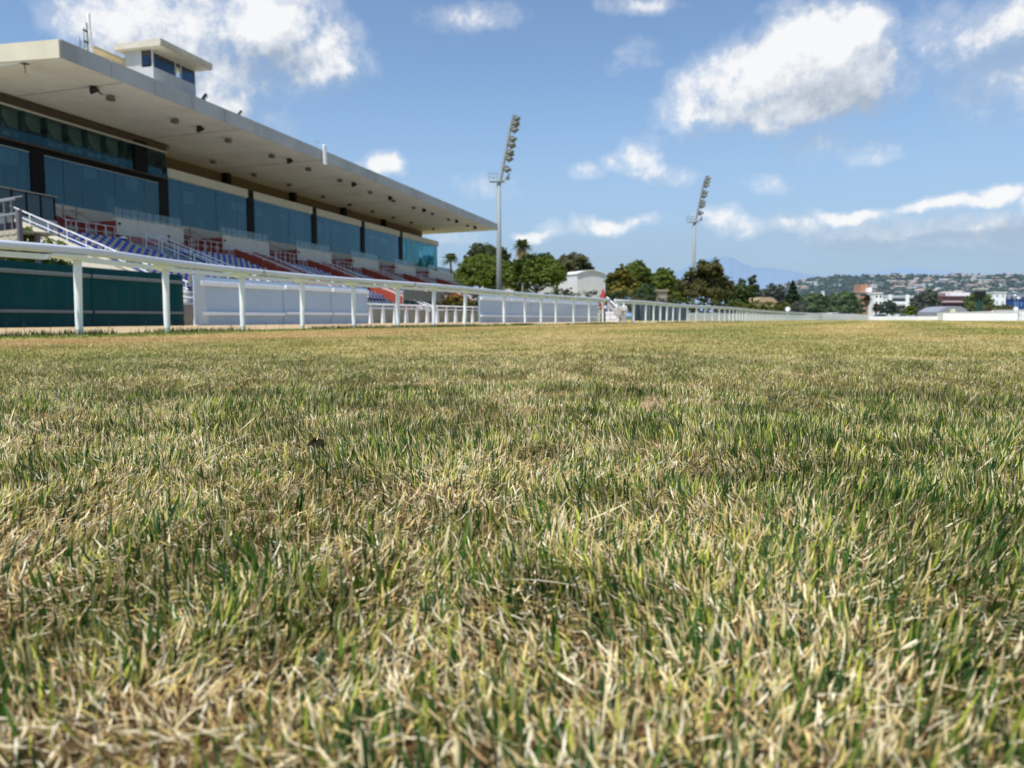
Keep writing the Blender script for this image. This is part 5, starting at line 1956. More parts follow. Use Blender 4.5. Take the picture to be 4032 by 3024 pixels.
# blue mountains on the horizon
def ridge(name, label, pts, dist, m):
    xs = [p[0] for p in pts]
    X = np.linspace(min(xs), max(xs), 160)
    Y = np.interp(X, xs, [p[1] for p in pts])
    Y = Y - 3.0 * (vnoise(X, X * 0.3, 26.0) - 0.5) - 1.5 * (vnoise(X, X * 0.7, 9.0) - 0.5)
    V = []
    for j, f in enumerate((0.0, 0.35, 0.7, 1.0, 1.15)):
        for x, y in zip(X, Y):
            d_ = dist * (1 + 0.12 * (f if f <= 1 else 1.6))
            p = at(x, 1256, d_)
            z = (1256 - y) * dist * 1.12 / FOC * (f if f <= 1 else 0.5) ** 0.9
            z *= 1 + 0.12 * (vnoise(np.array([x]), np.array([f * 40.0]), 14.0)[0] - 0.5) * (1 - abs(2 * f - 1))
            V.append((p.x, p.y, z - 2))
    n = len(X)
    Q = np.array([(i * n + j, i * n + j + 1, (i + 1) * n + j + 1, (i + 1) * n + j) for i in range(4) for j in range(n - 1)])
    o = np_mesh(name, np.array(V), Q, None, None, m, None, (0, 0, 0), True)
    return tag(o, label, "mountain", None, "structure")


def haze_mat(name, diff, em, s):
    return mat(name, diff, 1.0, 0.06, 0.0012, 0.0, emit=em, emit_s=s)  # blue emission paints air haze onto the ridges


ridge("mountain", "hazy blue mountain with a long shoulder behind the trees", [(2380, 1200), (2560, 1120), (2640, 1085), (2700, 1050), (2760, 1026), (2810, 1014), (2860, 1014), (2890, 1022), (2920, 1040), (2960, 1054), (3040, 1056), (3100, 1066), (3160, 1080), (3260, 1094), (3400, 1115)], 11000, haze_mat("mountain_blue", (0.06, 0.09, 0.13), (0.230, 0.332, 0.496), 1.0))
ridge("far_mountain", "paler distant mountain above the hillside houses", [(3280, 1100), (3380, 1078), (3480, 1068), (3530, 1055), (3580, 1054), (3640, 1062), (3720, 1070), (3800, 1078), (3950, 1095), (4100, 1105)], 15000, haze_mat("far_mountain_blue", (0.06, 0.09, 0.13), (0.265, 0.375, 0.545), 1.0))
# ================================================================ ground and turf
FWD = np.array([-_s, _c])
RGT = np.array([_c, _s])


def greenness(x, y, sd):
    """how green the turf is at a spot, 0 straw .. 1 green"""
    g = 0.36 * vnoise(x, y, 0.42) + 0.36 * vnoise(x, y, 0.13, 3.0) + 0.24 * vnoise(x, y, 1.5, 9.0) + 0.24 * vnoise(x, y, 5.5, 5.0) - 0.08
    r = np.hypot(x, y)
    g = g - 0.20 * np.clip((r - 3) / 7, 0, 1)
    # swathes that follow the rail
    sw = np.sin(sd * 2 * math.pi / 4.6 + 1.3 * vnoise(x, y, 14.0, 2.0) * 3)
    g = g + 0.27 * sw * np.clip((r - 5) / 9, 0, 1) + 0.06 * np.clip((r - 30) / 40, 0, 1)
    dry = np.exp(-((sd - 2.9) / 1.25) ** 2)
    g = g - 0.42 * dry
    g = g + 0.85 * np.exp(-(sd / (1.0 + 0.9 * vnoise(x, y, 1.6, 7.0))) ** 4)
    return np.clip(g, 0, 1), dry


rad = np.concatenate([[0.0], np.geomspace(0.12, 5200, 250)])
na = 288
ang = np.linspace(0, 2 * math.pi, na, endpoint=False)
RRg, AA = np.meshgrid(rad[1:], ang, indexing="ij")
gx_, gy_ = (RRg * np.sin(AA)).ravel(), (RRg * np.cos(AA)).ravel()
sdg = np.where(np.hypot(gx_, gy_) < 320, side_of_rail(gx_, gy_), 50.0)
gg, dryg = greenness(gx_, gy_, sdg)
rg = np.hypot(gx_, gy_)
tanc, grn, dryc = np.array([0.52, 0.39, 0.16]), np.array([0.185, 0.245, 0.030]), np.array([0.46, 0.30, 0.13])
colg = tanc * (1 - gg)[:, None] + grn * gg[:, None]
colg = colg * (1 - 0.75 * dryg * (sdg > 1.2))[:, None] + dryc * (0.75 * dryg * (sdg > 1.2))[:, None]
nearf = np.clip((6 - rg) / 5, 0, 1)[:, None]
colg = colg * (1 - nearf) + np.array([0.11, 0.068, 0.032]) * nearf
farf = np.clip((rg - 260) / 200, 0, 1)[:, None]
colg = colg * (1 - farf) + np.array([0.06, 0.085, 0.035]) * farf
V = np.concatenate([[[0, 0, 0]], np.stack([gx_, gy_, np.zeros_like(gx_)], axis=1)])
colg = np.concatenate([colg[:1], colg])
nr = len(rad) - 1
i0 = np.arange(nr - 1)[:, None] * na
j0 = np.arange(na)[None, :]
j1 = (j0 + 1) % na
Qg = np.stack([i0 + j0, i0 + na + j0, i0 + na + j1, i0 + j1], axis=-1).reshape(-1, 4) + 1
Tg = np.stack([np.zeros(na, int), 1 + np.arange(na), 1 + (np.arange(na) + 1) % na], axis=1)
GM = bpy.data.materials.new("turf_ground")
GM.use_nodes = True
N, L = GM.node_tree.nodes, GM.node_tree.links
b = N["Principled BSDF"]
b.inputs["Roughness"].default_value = 0.95
b.inputs["Specular IOR Level"].default_value = 0.05
ca = N.new("ShaderNodeAttribute")
ca.attribute_name = "Col"
tc = N.new("ShaderNodeTexCoord")
n1 = N.new("ShaderNodeTexNoise")
n1.inputs["Scale"].default_value = 9.0
n1.inputs["Detail"].default_value = 8
n1.inputs["Roughness"].default_value = 0.75
L.new(tc.outputs["Object"], n1.inputs["Vector"])
n2 = N.new("ShaderNodeTexNoise")
n2.inputs["Scale"].default_value = 0.55
n2.inputs["Detail"].default_value = 6
L.new(tc.outputs["Object"], n2.inputs["Vector"])
ml = N.new("ShaderNodeMath")
ml.operation = "MULTIPLY"
L.new(n1.outputs["Fac"], ml.inputs[0])
L.new(n2.outputs["Fac"], ml.inputs[1])
mr = N.new("ShaderNodeMapRange")
mr.inputs["From Min"].default_value = 0.12
mr.inputs["From Max"].default_value = 0.40
mr.inputs["To Min"].default_value = 0.60
mr.inputs["To Max"].default_value = 1.35
L.new(ml.outputs[0], mr.inputs["Value"])
vm = N.new("ShaderNodeVectorMath")
vm.operation = "SCALE"
L.new(ca.outputs["Color"], vm.inputs[0])
L.new(mr.outputs["Result"], vm.inputs["Scale"])
L.new(vm.outputs["Vector"], b.inputs["Base Color"])
bp = N.new("ShaderNodeBump")
bp.inputs["Strength"].default_value = 0.6
bp.inputs["Distance"].default_value = 0.03
L.new(n1.outputs["Fac"], bp.inputs["Height"])
L.new(bp.outputs["Normal"], b.inputs["Normal"])
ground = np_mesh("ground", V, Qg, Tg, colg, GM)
tag(ground, "dry mown turf of the racecourse spreading to the horizon", "ground", None, "structure")

# sandy strip between the rail and the hoardings, concrete apron behind
sand_in = [(p.x, p.y) for p in NP if p.y > 4.5] + [(p.x, p.y) for p in FP if p.y < 76]
e_in = [(x - 0.34, y + 0.05) for x, y in sand_in]
sx = [(-20.4, 2.0), (-20.4, 23.2), (-19.4, 35.4), (-17.2, 47.0), (-15.5, 58.0), (-13.5, 70.0), (-8.0, 82.0)]
mb = MB()
A_ = [Vector((x, y, 0.004)) for x, y in e_in]
ys_ = [p[1] for p in sx]
fs_, vs_ = [], []
for p in A_:
    xo = float(np.interp(p.y + 0.0, ys_, [q[0] for q in sx]))
    vs_ += [(p.x, p.y, 0.006), (xo, p.y, 0.006)]
for i in range(len(A_) - 1):
    fs_.append((2 * i, 2 * i + 2, 2 * i + 3, 2 * i + 1))
mb.add(vs_, fs_)
o = mb.build("sand_path", mat("sand", (0.47, 0.35, 0.205), 0.95, 0.16, 1.2, 0.05, dirt=(0.36, 0.26, 0.14), dirt_amt=0.5, bump=0.4), None)
tag(o, "strip of tan sand between the white rail and the hoardings", "path", None, "structure")
mb = MB()
mb.add([(-62, 0, 0.010), (-20.5, 0, 0.010), (-20.5, 150, 0.010), (-62, 150, 0.010)], [(0, 1, 2, 3)])
o = mb.build("forecourt_pavement", mat("forecourt_concrete", (0.26, 0.245, 0.22), 0.9, 0.15, 0.5, 0.1), None)
tag(o, "grey concrete forecourt in front of the stand", "pavement", None, "structure")

# ---- the grass itself: blades thick underfoot, thinning with distance
STRAW = np.array([[0.80, 0.60, 0.29], [0.92, 0.77, 0.46], [0.54, 0.36, 0.16], [0.21, 0.115, 0.05], [0.96, 0.87, 0.62], [0.72, 0.58, 0.19]])
GREEN = np.array([[0.034, 0.086, 0.016], [0.058, 0.128, 0.020], [0.030, 0.078, 0.028], [0.110, 0.190, 0.024], [0.31, 0.37, 0.042], [0.52, 0.53, 0.09]])
GB = np.random.default_rng(23)
parts_v, parts_q, parts_t, parts_c = [], [], [], []
voff = 0


def blades(x, y, Lh, W, lean, curv, seg, col, z0=-0.004, tipc=None):
    """curved tapering blades with seg segments each"""
    global voff
    n = len(x)
    az = vnoise(x, y, 0.16, 2.5) * 9.0 + vnoise(x, y, 0.9, 1.5) * 6.0 + GB.normal(0, 0.95, n)
    d2 = np.stack([np.cos(az), np.sin(az)], axis=1)
    tw = az + math.pi / 2 + GB.normal(0, 0.5, n)
    wd = np.stack([np.cos(tw), np.sin(tw), GB.normal(0, 0.12, n)], axis=1)
    px, pz = np.zeros(n), np.full(n, 0.0) + z0
    V = np.zeros((n, 2 * seg + 1, 3), dtype=np.float32)
    C = np.zeros((n, 2 * seg + 1, 3), dtype=np.float32)
    for k in range(seg + 1):
        t = k / seg
        cpt = np.stack([x + d2[:, 0] * px, y + d2[:, 1] * px, np.maximum(pz, 0.001 if k else -0.02)], axis=1)
        w = W * (0.75 + 0.5 * t - 0.25 * t * t) if t < 0.55 else W * np.maximum(0.0, (1 - t) / 0.45) ** 0.75
        sh_ = 0.62 + 0.38 * min(1, t * 1.8)  # blade feet darkened in the colour to imitate shade between blades
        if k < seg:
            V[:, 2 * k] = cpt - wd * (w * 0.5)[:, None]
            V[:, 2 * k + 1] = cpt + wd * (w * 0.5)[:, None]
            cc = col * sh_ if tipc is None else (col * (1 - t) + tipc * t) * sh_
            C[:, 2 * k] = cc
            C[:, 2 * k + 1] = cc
        else:
            V[:, 2 * k] = cpt
            C[:, 2 * k] = col if tipc is None else tipc
        a = lean + curv * t
        px = px + Lh / seg * np.sin(a)
        pz = pz + Lh / seg * np.cos(a)
    m = 2 * seg + 1
    base = voff + np.arange(n)[:, None] * m
    q = [np.stack([base[:, 0] + 2 * k, base[:, 0] + 2 * k + 1, base[:, 0] + 2 * k + 3, base[:, 0] + 2 * k + 2], axis=1) for k in range(seg - 1)]
    if q:
        parts_q.append(np.concatenate(q))
    parts_t.append(np.stack([base[:, 0] + 2 * seg - 2, base[:, 0] + 2 * seg - 1, base[:, 0] + 2 * seg], axis=1))
    parts_v.append(V.reshape(-1, 3))
    parts_c.append(C.reshape(-1, 3))
    voff += n * m


def wedge(n, r0, r1, half):
    r = np.sqrt(GB.uniform(r0 * r0, r1 * r1, n))
    a = GB.uniform(-half, half, n)
    f, g = r * np.cos(a), r * np.sin(a)
    return FWD[0] * f + RGT[0] * g, FWD[1] * f + RGT[1] * g


def turf(n, r0, r1, half, l0, l1, w0, w1, seg, kind="mix", cluster=0, spread=0.012, calm=0.0):
    """kind: thatch lies flat, stub stands pale and short, green stands in tufts, mix is all of them"""
    x, y = wedge(n, r0, r1, half)
    if kind == "green":
        gx0, _d = greenness(x, y, np.full(n, 9.0) if r1 <= 7 else side_of_rail(x, y))
        k = GB.random(n) < np.clip((gx0 - 0.22) * 2.4, 0.10, 1)
        x, y = x[k], y[k]
    if cluster:
        x = np.repeat(x, cluster) + GB.normal(0, spread, len(x) * cluster)
        y = np.repeat(y, cluster) + GB.normal(0, spread, len(y) * cluster)
    n = len(x)
    sd = side_of_rail(x, y) if r1 > 7 else np.full(n, 9.0)
    if r1 > 7:
        keep = sd > -0.22
        x, y, sd = x[keep], y[keep], sd[keep]
        n = len(x)
    g, dry = greenness(x, y, sd)
    if kind == "green":
        isg = np.ones(n, bool)
    elif kind in ("thatch", "stub"):
        isg = GB.random(n) < 0.05
    else:
        isg = GB.random(n) < np.clip(g * 1.2 + 0.13, 0.04, 0.97)
    gi_ = np.minimum((GB.random(n) ** 1.6 * 6).astype(int), 5)
    if cluster:
        gi_ = np.where(GB.random(n) < 0.65, np.repeat(np.minimum((GB.random(n // cluster + 1) ** 1.8 * 6).astype(int), 5), cluster)[:n], gi_)
    col = np.where(isg[:, None], GREEN[gi_], STRAW[GB.integers(0, 6, n)])
    dr = (dry * np.clip((sd - 1.2) / 0.5, 0, 1))[:, None] * 0.65
    col = col * (1 - dr) + np.array([0.46, 0.30, 0.13]) * dr
    if calm:
        gq = np.clip(g + 0.08, 0, 1)[:, None]
        mean = np.array([0.54, 0.405, 0.165]) * (1 - gq) + np.array([0.165, 0.225, 0.032]) * gq
        mean = mean * (1 - dr) + np.array([0.46, 0.30, 0.13]) * dr
        col = col * (1 - calm) + mean * calm
    col = col * GB.uniform(0.76, 1.20, n)[:, None]
    flat = kind == "thatch" if kind != "mix" else (~isg) & (GB.random(n) < 0.45)
    L_ = GB.uniform(l0, l1, n) * (0.55 + 0.42 * vnoise(x, y, 0.22, 4.0) + 0.36 * np.clip(g, 0, 1))
    up = 0.27 if kind == "green" else 0.55
    lean = np.where(flat, GB.uniform(0.95, 1.62, n), np.abs(GB.normal(0.0, up, n)) + 0.03)
    curv = np.where(flat, GB.normal(0, 0.9, n), GB.uniform(-0.15, 0.75, n) * (1 + 0.8 * (GB.random(n) < 0.2)))
    z0 = np.where(flat, GB.uniform(0.001, 0.018, n), -0.004)
    tip = np.where((isg & (GB.random(n) < 0.22))[:, None], STRAW[GB.integers(0, 2, n)], col * 1.08)
    blades(x, y, L_, GB.uniform(w0, w1, n), lean, curv, seg, col, z0, tip)


A1 = 1.02
for r0, r1, hf, sg, k in ((0.12, 1.15, 1.30, 5, 1.0), (1.15, 2.4, 1.35, 4, 2.75)):
    turf(int(62000 * k), r0, r1, hf, 0.008, 0.030, 0.0008, 0.0020, 3, "thatch")
    turf(int(40000 * k), r0, r1, hf, 0.012, 0.036, 0.0008, 0.0021, 3, "stub")
    turf(int(16500 * k), r0, r1, hf, 0.018, 0.046, 0.0010, 0.0026, sg, "green", 8, 0.014)
    turf(int(1900 * k), r0, r1, hf, 0.030, 0.058, 0.0020, 0.0040, sg, "green", 5, 0.008)
turf(195000, 2.4, 5.0, 1.12, 0.012, 0.032, 0.0013, 0.0027, 2, "stub")
turf(92000, 2.4, 5.0, 1.12, 0.012, 0.030, 0.0013, 0.0027, 2, "thatch")
turf(39000, 2.4, 5.0, 1.12, 0.018, 0.042, 0.0015, 0.0030, 3, "green", 7, 0.020, 0.2)
turf(230000, 5.0, 10.0, 0.92, 0.016, 0.040, 0.0026, 0.0052, 2, "mix", calm=0.45)
turf(190000, 10.0, 22.0, 0.88, 0.018, 0.044, 0.006, 0.011, 2, "mix", calm=0.70)
turf(110000, 22.0, 55.0, 0.82, 0.020, 0.050, 0.014, 0.034, 2, "mix", calm=0.85)
turf(36000, 55.0, 130.0, 0.75, 0.025, 0.06, 0.05, 0.11, 2, "mix", calm=0.90)
# a few long loose straws lying about
n = 170
x, y = wedge(n, 0.25, 2.6, 1.1)
blades(x, y, GB.uniform(0.04, 0.10, n), GB.uniform(0.0012, 0.0024, n), GB.uniform(1.2, 1.55, n), GB.normal(0, 0.3, n), 5, STRAW[GB.choice([0, 1, 4], n)] * GB.uniform(0.9, 1.1, n)[:, None], GB.uniform(0.010, 0.028, n))
GRASS = leaf_mat("grass_blades", 0.24, 0.55, spec=0.12)
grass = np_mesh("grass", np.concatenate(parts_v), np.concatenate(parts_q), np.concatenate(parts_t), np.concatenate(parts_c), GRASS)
tag(grass, "short half dried grass, green blades mixed with straw", "grass", None, "stuff")

# taller weeds along the foot of the rail
parts_v, parts_q, parts_t, parts_c, voff = [], [], [], [], 0
pp = ALLP[(ALLP[:, 1] > 4) & (ALLP[:, 1] < 75)]
n = 16000
i = GB.integers(0, len(pp) - 1, n)
t = GB.random(n)[:, None]
xy = pp[i] * (1 - t) + pp[i + 1] * t
x, y = xy[:, 0] + GB.normal(0, 0.14, n), xy[:, 1] + GB.normal(0, 0.14, n)
m1 = vnoise(x, y, 1.3, 6.0) > 0.36
x, y = x[m1], y[m1]
n = len(x)
blades(x, y, GB.uniform(0.04, 0.12, n), GB.uniform(0.006, 0.014, n), np.abs(GB.normal(0, 0.4, n)), GB.uniform(0, 0.8, n), 2, np.array([[0.06, 0.10, 0.03], [0.10, 0.14, 0.04], [0.16, 0.16, 0.06]])[GB.integers(0, 3, n)])
n = 150
i = GB.integers(0, len(pp) // 2, n)
x, y = pp[i][:, 0] + GB.normal(0, 0.2, n) - 0.1, pp[i][:, 1] + GB.normal(0, 0.3, n)
blades(x, y, GB.uniform(0.12, 0.34, n), GB.uniform(0.004, 0.008, n), np.abs(GB.normal(0, 0.3, n)), GB.uniform(0, 0.7, n), 4, np.array([[0.10, 0.09, 0.05], [0.07, 0.09, 0.04]])[GB.integers(0, 2, n)])
weeds = np_mesh("weeds", np.concatenate(parts_v), np.concatenate(parts_q), np.concatenate(parts_t), np.concatenate(parts_c), GRASS)
tag(weeds, "taller green weeds along the foot of the white rail", "weeds", None, "stuff")


def clod(name, label, x, y, s, m, seed):
    rr = random.Random(seed)
    mb = MB()
    nu, nv = 22, 14
    vs, fs = [], []
    ph = [(rr.uniform(0, 6.28), rr.uniform(0, 6.28), rr.uniform(1, 5), rr.uniform(1, 5), rr.uniform(0.03, 0.13)) for _ in range(14)]
    for j in range(nv + 1):
        th = math.pi * j / nv
        for k in range(nu):
            a = 2 * math.pi * k / nu
            r = 1 + sum(w * math.sin(p * a * round(f) / 1.0 + u + 0 * p) * math.sin(th * round(g) + v) for u, v, f, g, w in ph for p in (1,)) + rr.uniform(-0.09, 0.09)
            vs.append((x + s[0] * r * math.sin(th) * math.cos(a), y + s[1] * r * math.sin(th) * math.sin(a), s[2] * (0.55 + r * math.cos(th))))
    for j in range(nv):
        for k in range(nu):
            k2 = (k + 1) % nu
            fs.append((j * nu + k, (j + 1) * nu + k, (j + 1) * nu + k2, j * nu + k2))
    mb.add(vs, fs)
    return single(mb, name, label, "clod", m, (x, y, 0))


clod("earth_clod", "pale dry clod of turf lying on the grass", -0.15, 1.76, (0.023, 0.018, 0.031), mat("dry_earth", (0.44, 0.33, 0.18), 0.95, 0.3, 60, 0.05, bump=0.8), 3)
clod("earth_clod", "dark brown clod of soil half hidden in the grass", -0.655, 1.15, (0.015, 0.013, 0.017), mat("dark_earth", (0.05, 0.032, 0.02), 0.95, 0.3, 60, 0.05, bump=0.8), 8)
clod("earth_clod", "small brown clod of soil beyond the dark one", -0.535, 1.69, (0.013, 0.012, 0.013), mat("brown_earth", (0.13, 0.07, 0.035), 0.95, 0.3, 60, 0.05, bump=0.8), 12)

# ================================================================ the seated spectator
PP = Vector((-45.75, 56.55, ZB - RISE * 1 + 0.0))
t = thing("person", "dark haired person sitting in a reddish top beside the aisle handrail", "person", tuple(PP))


def skin(name, nodes, edges, m, parent, root=0, sub=2):
    me = bpy.data.meshes.new(name)
    me.from_pydata([n[0] for n in nodes], edges, [])
    me.materials.append(m)
    o = bpy.data.objects.new(name, me)
    COL.objects.link(o)
    o.parent = parent
    md = o.modifiers.new("skin", "SKIN")
    md.use_smooth_shade = True
    for i, n in enumerate(nodes):
        sv = me.skin_vertices[0].data[i]
        r = n[1]
        sv.radius = r if isinstance(r, tuple) else (r, r)
        sv.use_root = i == root
    s_ = o.modifiers.new("sub", "SUBSURF")
    s_.levels = s_.render_levels = sub
    return o


SKIN = mat("skin", (0.40, 0.23, 0.16), 0.55, 0.06, 8)
HIP, CH, NK = (0, 0, 0.50), (-0.06, 0, 0.82), (-0.07, 0, 0.98)
body = [(HIP, (0.13, 0.15)), ((-0.03, 0, 0.65), (0.12, 0.14)), (CH, (0.12, 0.155)), (NK, 0.055), ((-0.05, 0, 1.05), 0.055), ((-0.035, 0, 1.11), (0.085, 0.075)), ((-0.03, 0, 1.20), (0.10, 0.082)), ((-0.035, 0, 1.26), (0.07, 0.06))]
edges = [(i, i + 1) for i in range(7)]
for sg in (-1, 1):
    b0 = len(body)
    body += [((-0.06, 0.17 * sg, 0.90), 0.058), ((0.02, 0.25 * sg, 0.66), 0.045), ((0.22, 0.16 * sg, 0.60), 0.036), ((0.28, 0.13 * sg, 0.595), (0.022, 0.038)), ((0.33, 0.12 * sg, 0.59), (0.016, 0.036))]
    edges += [(2, b0)] + [(b0 + k, b0 + k + 1) for k in range(4)]
    for f_, ln in enumerate((0.07, 0.08, 0.075, 0.06)):
        c0 = len(body)
        y = 0.12 * sg + (f_ - 1.5) * 0.019
        body += [((0.35, y, 0.588), 0.0095), ((0.35 + ln * 0.55, y, 0.578), 0.0085), ((0.35 + ln, y, 0.560), 0.007)]
        edges += [(b0 + 4, c0), (c0, c0 + 1), (c0 + 1, c0 + 2)]
    c0 = len(body)
    body += [((0.31, 0.12 * sg - 0.045 * sg, 0.60), 0.010), ((0.345, 0.12 * sg - 0.06 * sg, 0.592), 0.008)]
    edges += [(b0 + 3, c0), (c0, c0 + 1)]
    b1 = len(body)
    body += [((0.06, 0.10 * sg, 0.50), 0.088), ((0.46, 0.13 * sg, 0.52), 0.062), ((0.50, 0.13 * sg, 0.30), 0.055), ((0.47, 0.13 * sg, 0.07), 0.038), ((0.58, 0.14 * sg, 0.035), (0.032, 0.042))]
    edges += [(0, b1)] + [(b1 + k, b1 + k + 1) for k in range(4)]
bo = skin("body", body, edges, SKIN, t)
top = [(HIP, (0.145, 0.165)), ((-0.03, 0, 0.65), (0.135, 0.155)), (CH, (0.135, 0.17)), ((-0.065, 0, 0.94), 0.075)]
te = [(0, 1), (1, 2), (2, 3)]
for sg in (-1, 1):
    b0 = len(top)
    top += [((-0.06, 0.17 * sg, 0.90), 0.072), ((0.02, 0.25 * sg, 0.68), 0.058), ((0.12, 0.205 * sg, 0.63), 0.052)]
    te += [(2, b0), (b0, b0 + 1), (b0 + 1, b0 + 2)]
skin("shirt", top, te, mat("shirt_red", (0.15, 0.055, 0.065), 0.8, 0.15, 5), t)
leg = [((0, 0, 0.49), (0.14, 0.16))]
le = []
for sg in (-1, 1):
    b0 = len(leg)
    leg += [((0.06, 0.10 * sg, 0.50), 0.10), ((0.46, 0.13 * sg, 0.52), 0.076), ((0.50, 0.13 * sg, 0.30), 0.068), ((0.475, 0.13 * sg, 0.12), 0.056)]
    le += [(0, b0)] + [(b0 + k, b0 + k + 1) for k in range(3)]
skin("trousers", leg, le, mat("trousers_khaki", (0.20, 0.16, 0.09), 0.85, 0.12, 5), t)
skin("hair", [((-0.085, 0, 1.10), (0.075, 0.090)), ((-0.075, 0, 1.18), (0.105, 0.108)), ((-0.055, 0, 1.26), (0.125, 0.108)), ((-0.045, 0, 1.31), (0.090, 0.080))], [(0, 1), (1, 2), (2, 3)], mat("hair_dark", (0.012, 0.010, 0.010), 0.6, 0.1, 10), t)
for sg in (-1, 1):
    skin("shoe", [((0.46, 0.13 * sg, 0.05), (0.05, 0.045)), ((0.56, 0.14 * sg, 0.035), (0.035, 0.05)), ((0.63, 0.145 * sg, 0.03), (0.028, 0.045))], [(0, 1), (1, 2)], DARK, t)
mb = MB()
mb.M = Matrix.Translation(PP)
mb.tube([(0.055, 0, 1.165), (0.078, 0, 1.15), (0.062, 0, 1.142)], [0.008, 0.016, 0.010], 8)
mb.build("nose", SKIN, t, True)
for sg in (-1, 1):
    mb = MB()
    mb.M = Matrix.Translation(PP)
    mb.tube([(0.052, 0.032 * sg, 1.178), (0.062, 0.032 * sg, 1.178)], [0.010, 0.006], 8)
    mb.build("eye", DARK, t)
    mb = MB()
    mb.M = Matrix.Translation(PP)
    mb.tube([(-0.04, 0.078 * sg, 1.13), (-0.045, 0.088 * sg, 1.16), (-0.05, 0.08 * sg, 1.19)], [0.010, 0.014, 0.010], 8)
    mb.build("ear", SKIN, t, True)
mb = MB()
mb.M = Matrix.Translation(PP)
mb.tube([(0.050, -0.024, 1.115), (0.060, 0, 1.113), (0.050, 0.024, 1.115)], 0.006, 6)
mb.build("mouth", mat("lips", (0.30, 0.11, 0.10), 0.5), t)
t.rotation_euler = (0, 0, 0.75)

# ================================================================ sky, clouds, sun, camera
SUN = Vector((-0.18, -0.48, 1.0)).normalized()
el, azs = math.asin(SUN.z), math.atan2(SUN.x, SUN.y)
W = bpy.data.worlds.new("World")
scene.world = W
W.use_nodes = True
N, L = W.node_tree.nodes, W.node_tree.links
bg = N["Background"]
SKY_S = 0.10
bg.inputs["Strength"].default_value = SKY_S
sky = N.new("ShaderNodeTexSky")
sky.sky_type = "NISHITA"
sky.sun_disc = False
sky.sun_elevation = el
sky.sun_rotation = azs
sky.altitude = 20
sky.air_density = 1.0
sky.dust_density = 0.6
sky.ozone_density = 2.0


def pix_ae(px, py):
    v = ray(px, py).normalized()
    return math.atan2(v.x, v.y), math.asin(v.z)


# each cloud is a heap of soft lobes: (sight x, y, half width, half height, weight)
CL = [
    (430, 60, 230, 150, 1.0), (700, 90, 230, 170, 0.95), (980, 90, 250, 150, 1.0), (1160, 60, 130, 140, 0.8), (1240, 220, 190, 130, 0.85), (900, 250, 220, 150, 0.8), (880, 370, 160, 120, 0.85), (560, 190, 220, 120, 0.8), (250, 110, 140, 90, 0.45), (1080, 480, 110, 60, 0.45),
    (3200, 210, 320, 170, 1.3), (3400, 110, 150, 110, 0.95), (3330, 290, 240, 160, 1.15), (3040, 260, 260, 150, 1.25), (2880, 340, 220, 150, 1.15), (2790, 440, 170, 110, 0.95), (3080, 390, 300, 130, 1.05), (3160, 80, 150, 80, 0.6),
    (3830, 120, 300, 150, 0.62), (4020, 60, 250, 130, 0.75), (3980, 340, 220, 120, 0.50), (3700, 200, 120, 80, 0.35), (4150, 300, 200, 160, 0.6),
    (1505, 635, 80, 44, 1.0), (1550, 650, 60, 30, 0.8), (1860, 50, 170, 70, 0.62), (2500, 15, 150, 50, 0.8), (2470, 250, 90, 70, 0.45),
    (2550, 615, 75, 60, 0.95), (2590, 665, 90, 45, 0.85), (2680, 690, 110, 50, 0.72), (2470, 660, 70, 40, 0.6), (2340, 700, 90, 35, 0.55), (3290, 570, 160, 70, 0.58), (3420, 600, 110, 50, 0.45),
    (2400, 885, 90, 26, 0.92), (2500, 872, 80, 24, 0.85), (2570, 866, 60, 30, 0.88), (2850, 890, 100, 42, 0.92), (2790, 872, 60, 26, 0.85), (2900, 905, 130, 40, 0.8), (3150, 900, 110, 36, 0.72), (3230, 872, 80, 24, 0.62), (3340, 850, 150, 34, 0.98), (3450, 826, 110, 26, 0.85), (3640, 800, 120, 22, 0.90), (3740, 790, 140, 26, 1.05), (3900, 765, 130, 40, 1.2), (3965, 745, 80, 30, 1.05), (3800, 780, 120, 28, 1.1), (3550, 900, 420, 60, 0.45), (3900, 870, 350, 70, 0.55), (4150, 790, 160, 60, 0.9),
    (2050, 932, 90, 20, 0.75), (2110, 918, 60, 16, 0.7), (2180, 905, 70, 26, 0.5), (2300, 900, 60, 22, 0.6), (1870, 770, 100, 60, 0.40), (1750, 960, 120, 44, 0.50), (3060, 740, 110, 40, 0.36),
]
ng = bpy.data.node_groups.new("cloud_lobes", "ShaderNodeTree")
ng.interface.new_socket("AE", in_out="INPUT", socket_type="NodeSocketVector")
ng.interface.new_socket("Field", in_out="OUTPUT", socket_type="NodeSocketFloat")
gn, gl = ng.nodes, ng.links
gi, go = gn.new("NodeGroupInput"), gn.new("NodeGroupOutput")
prev = None
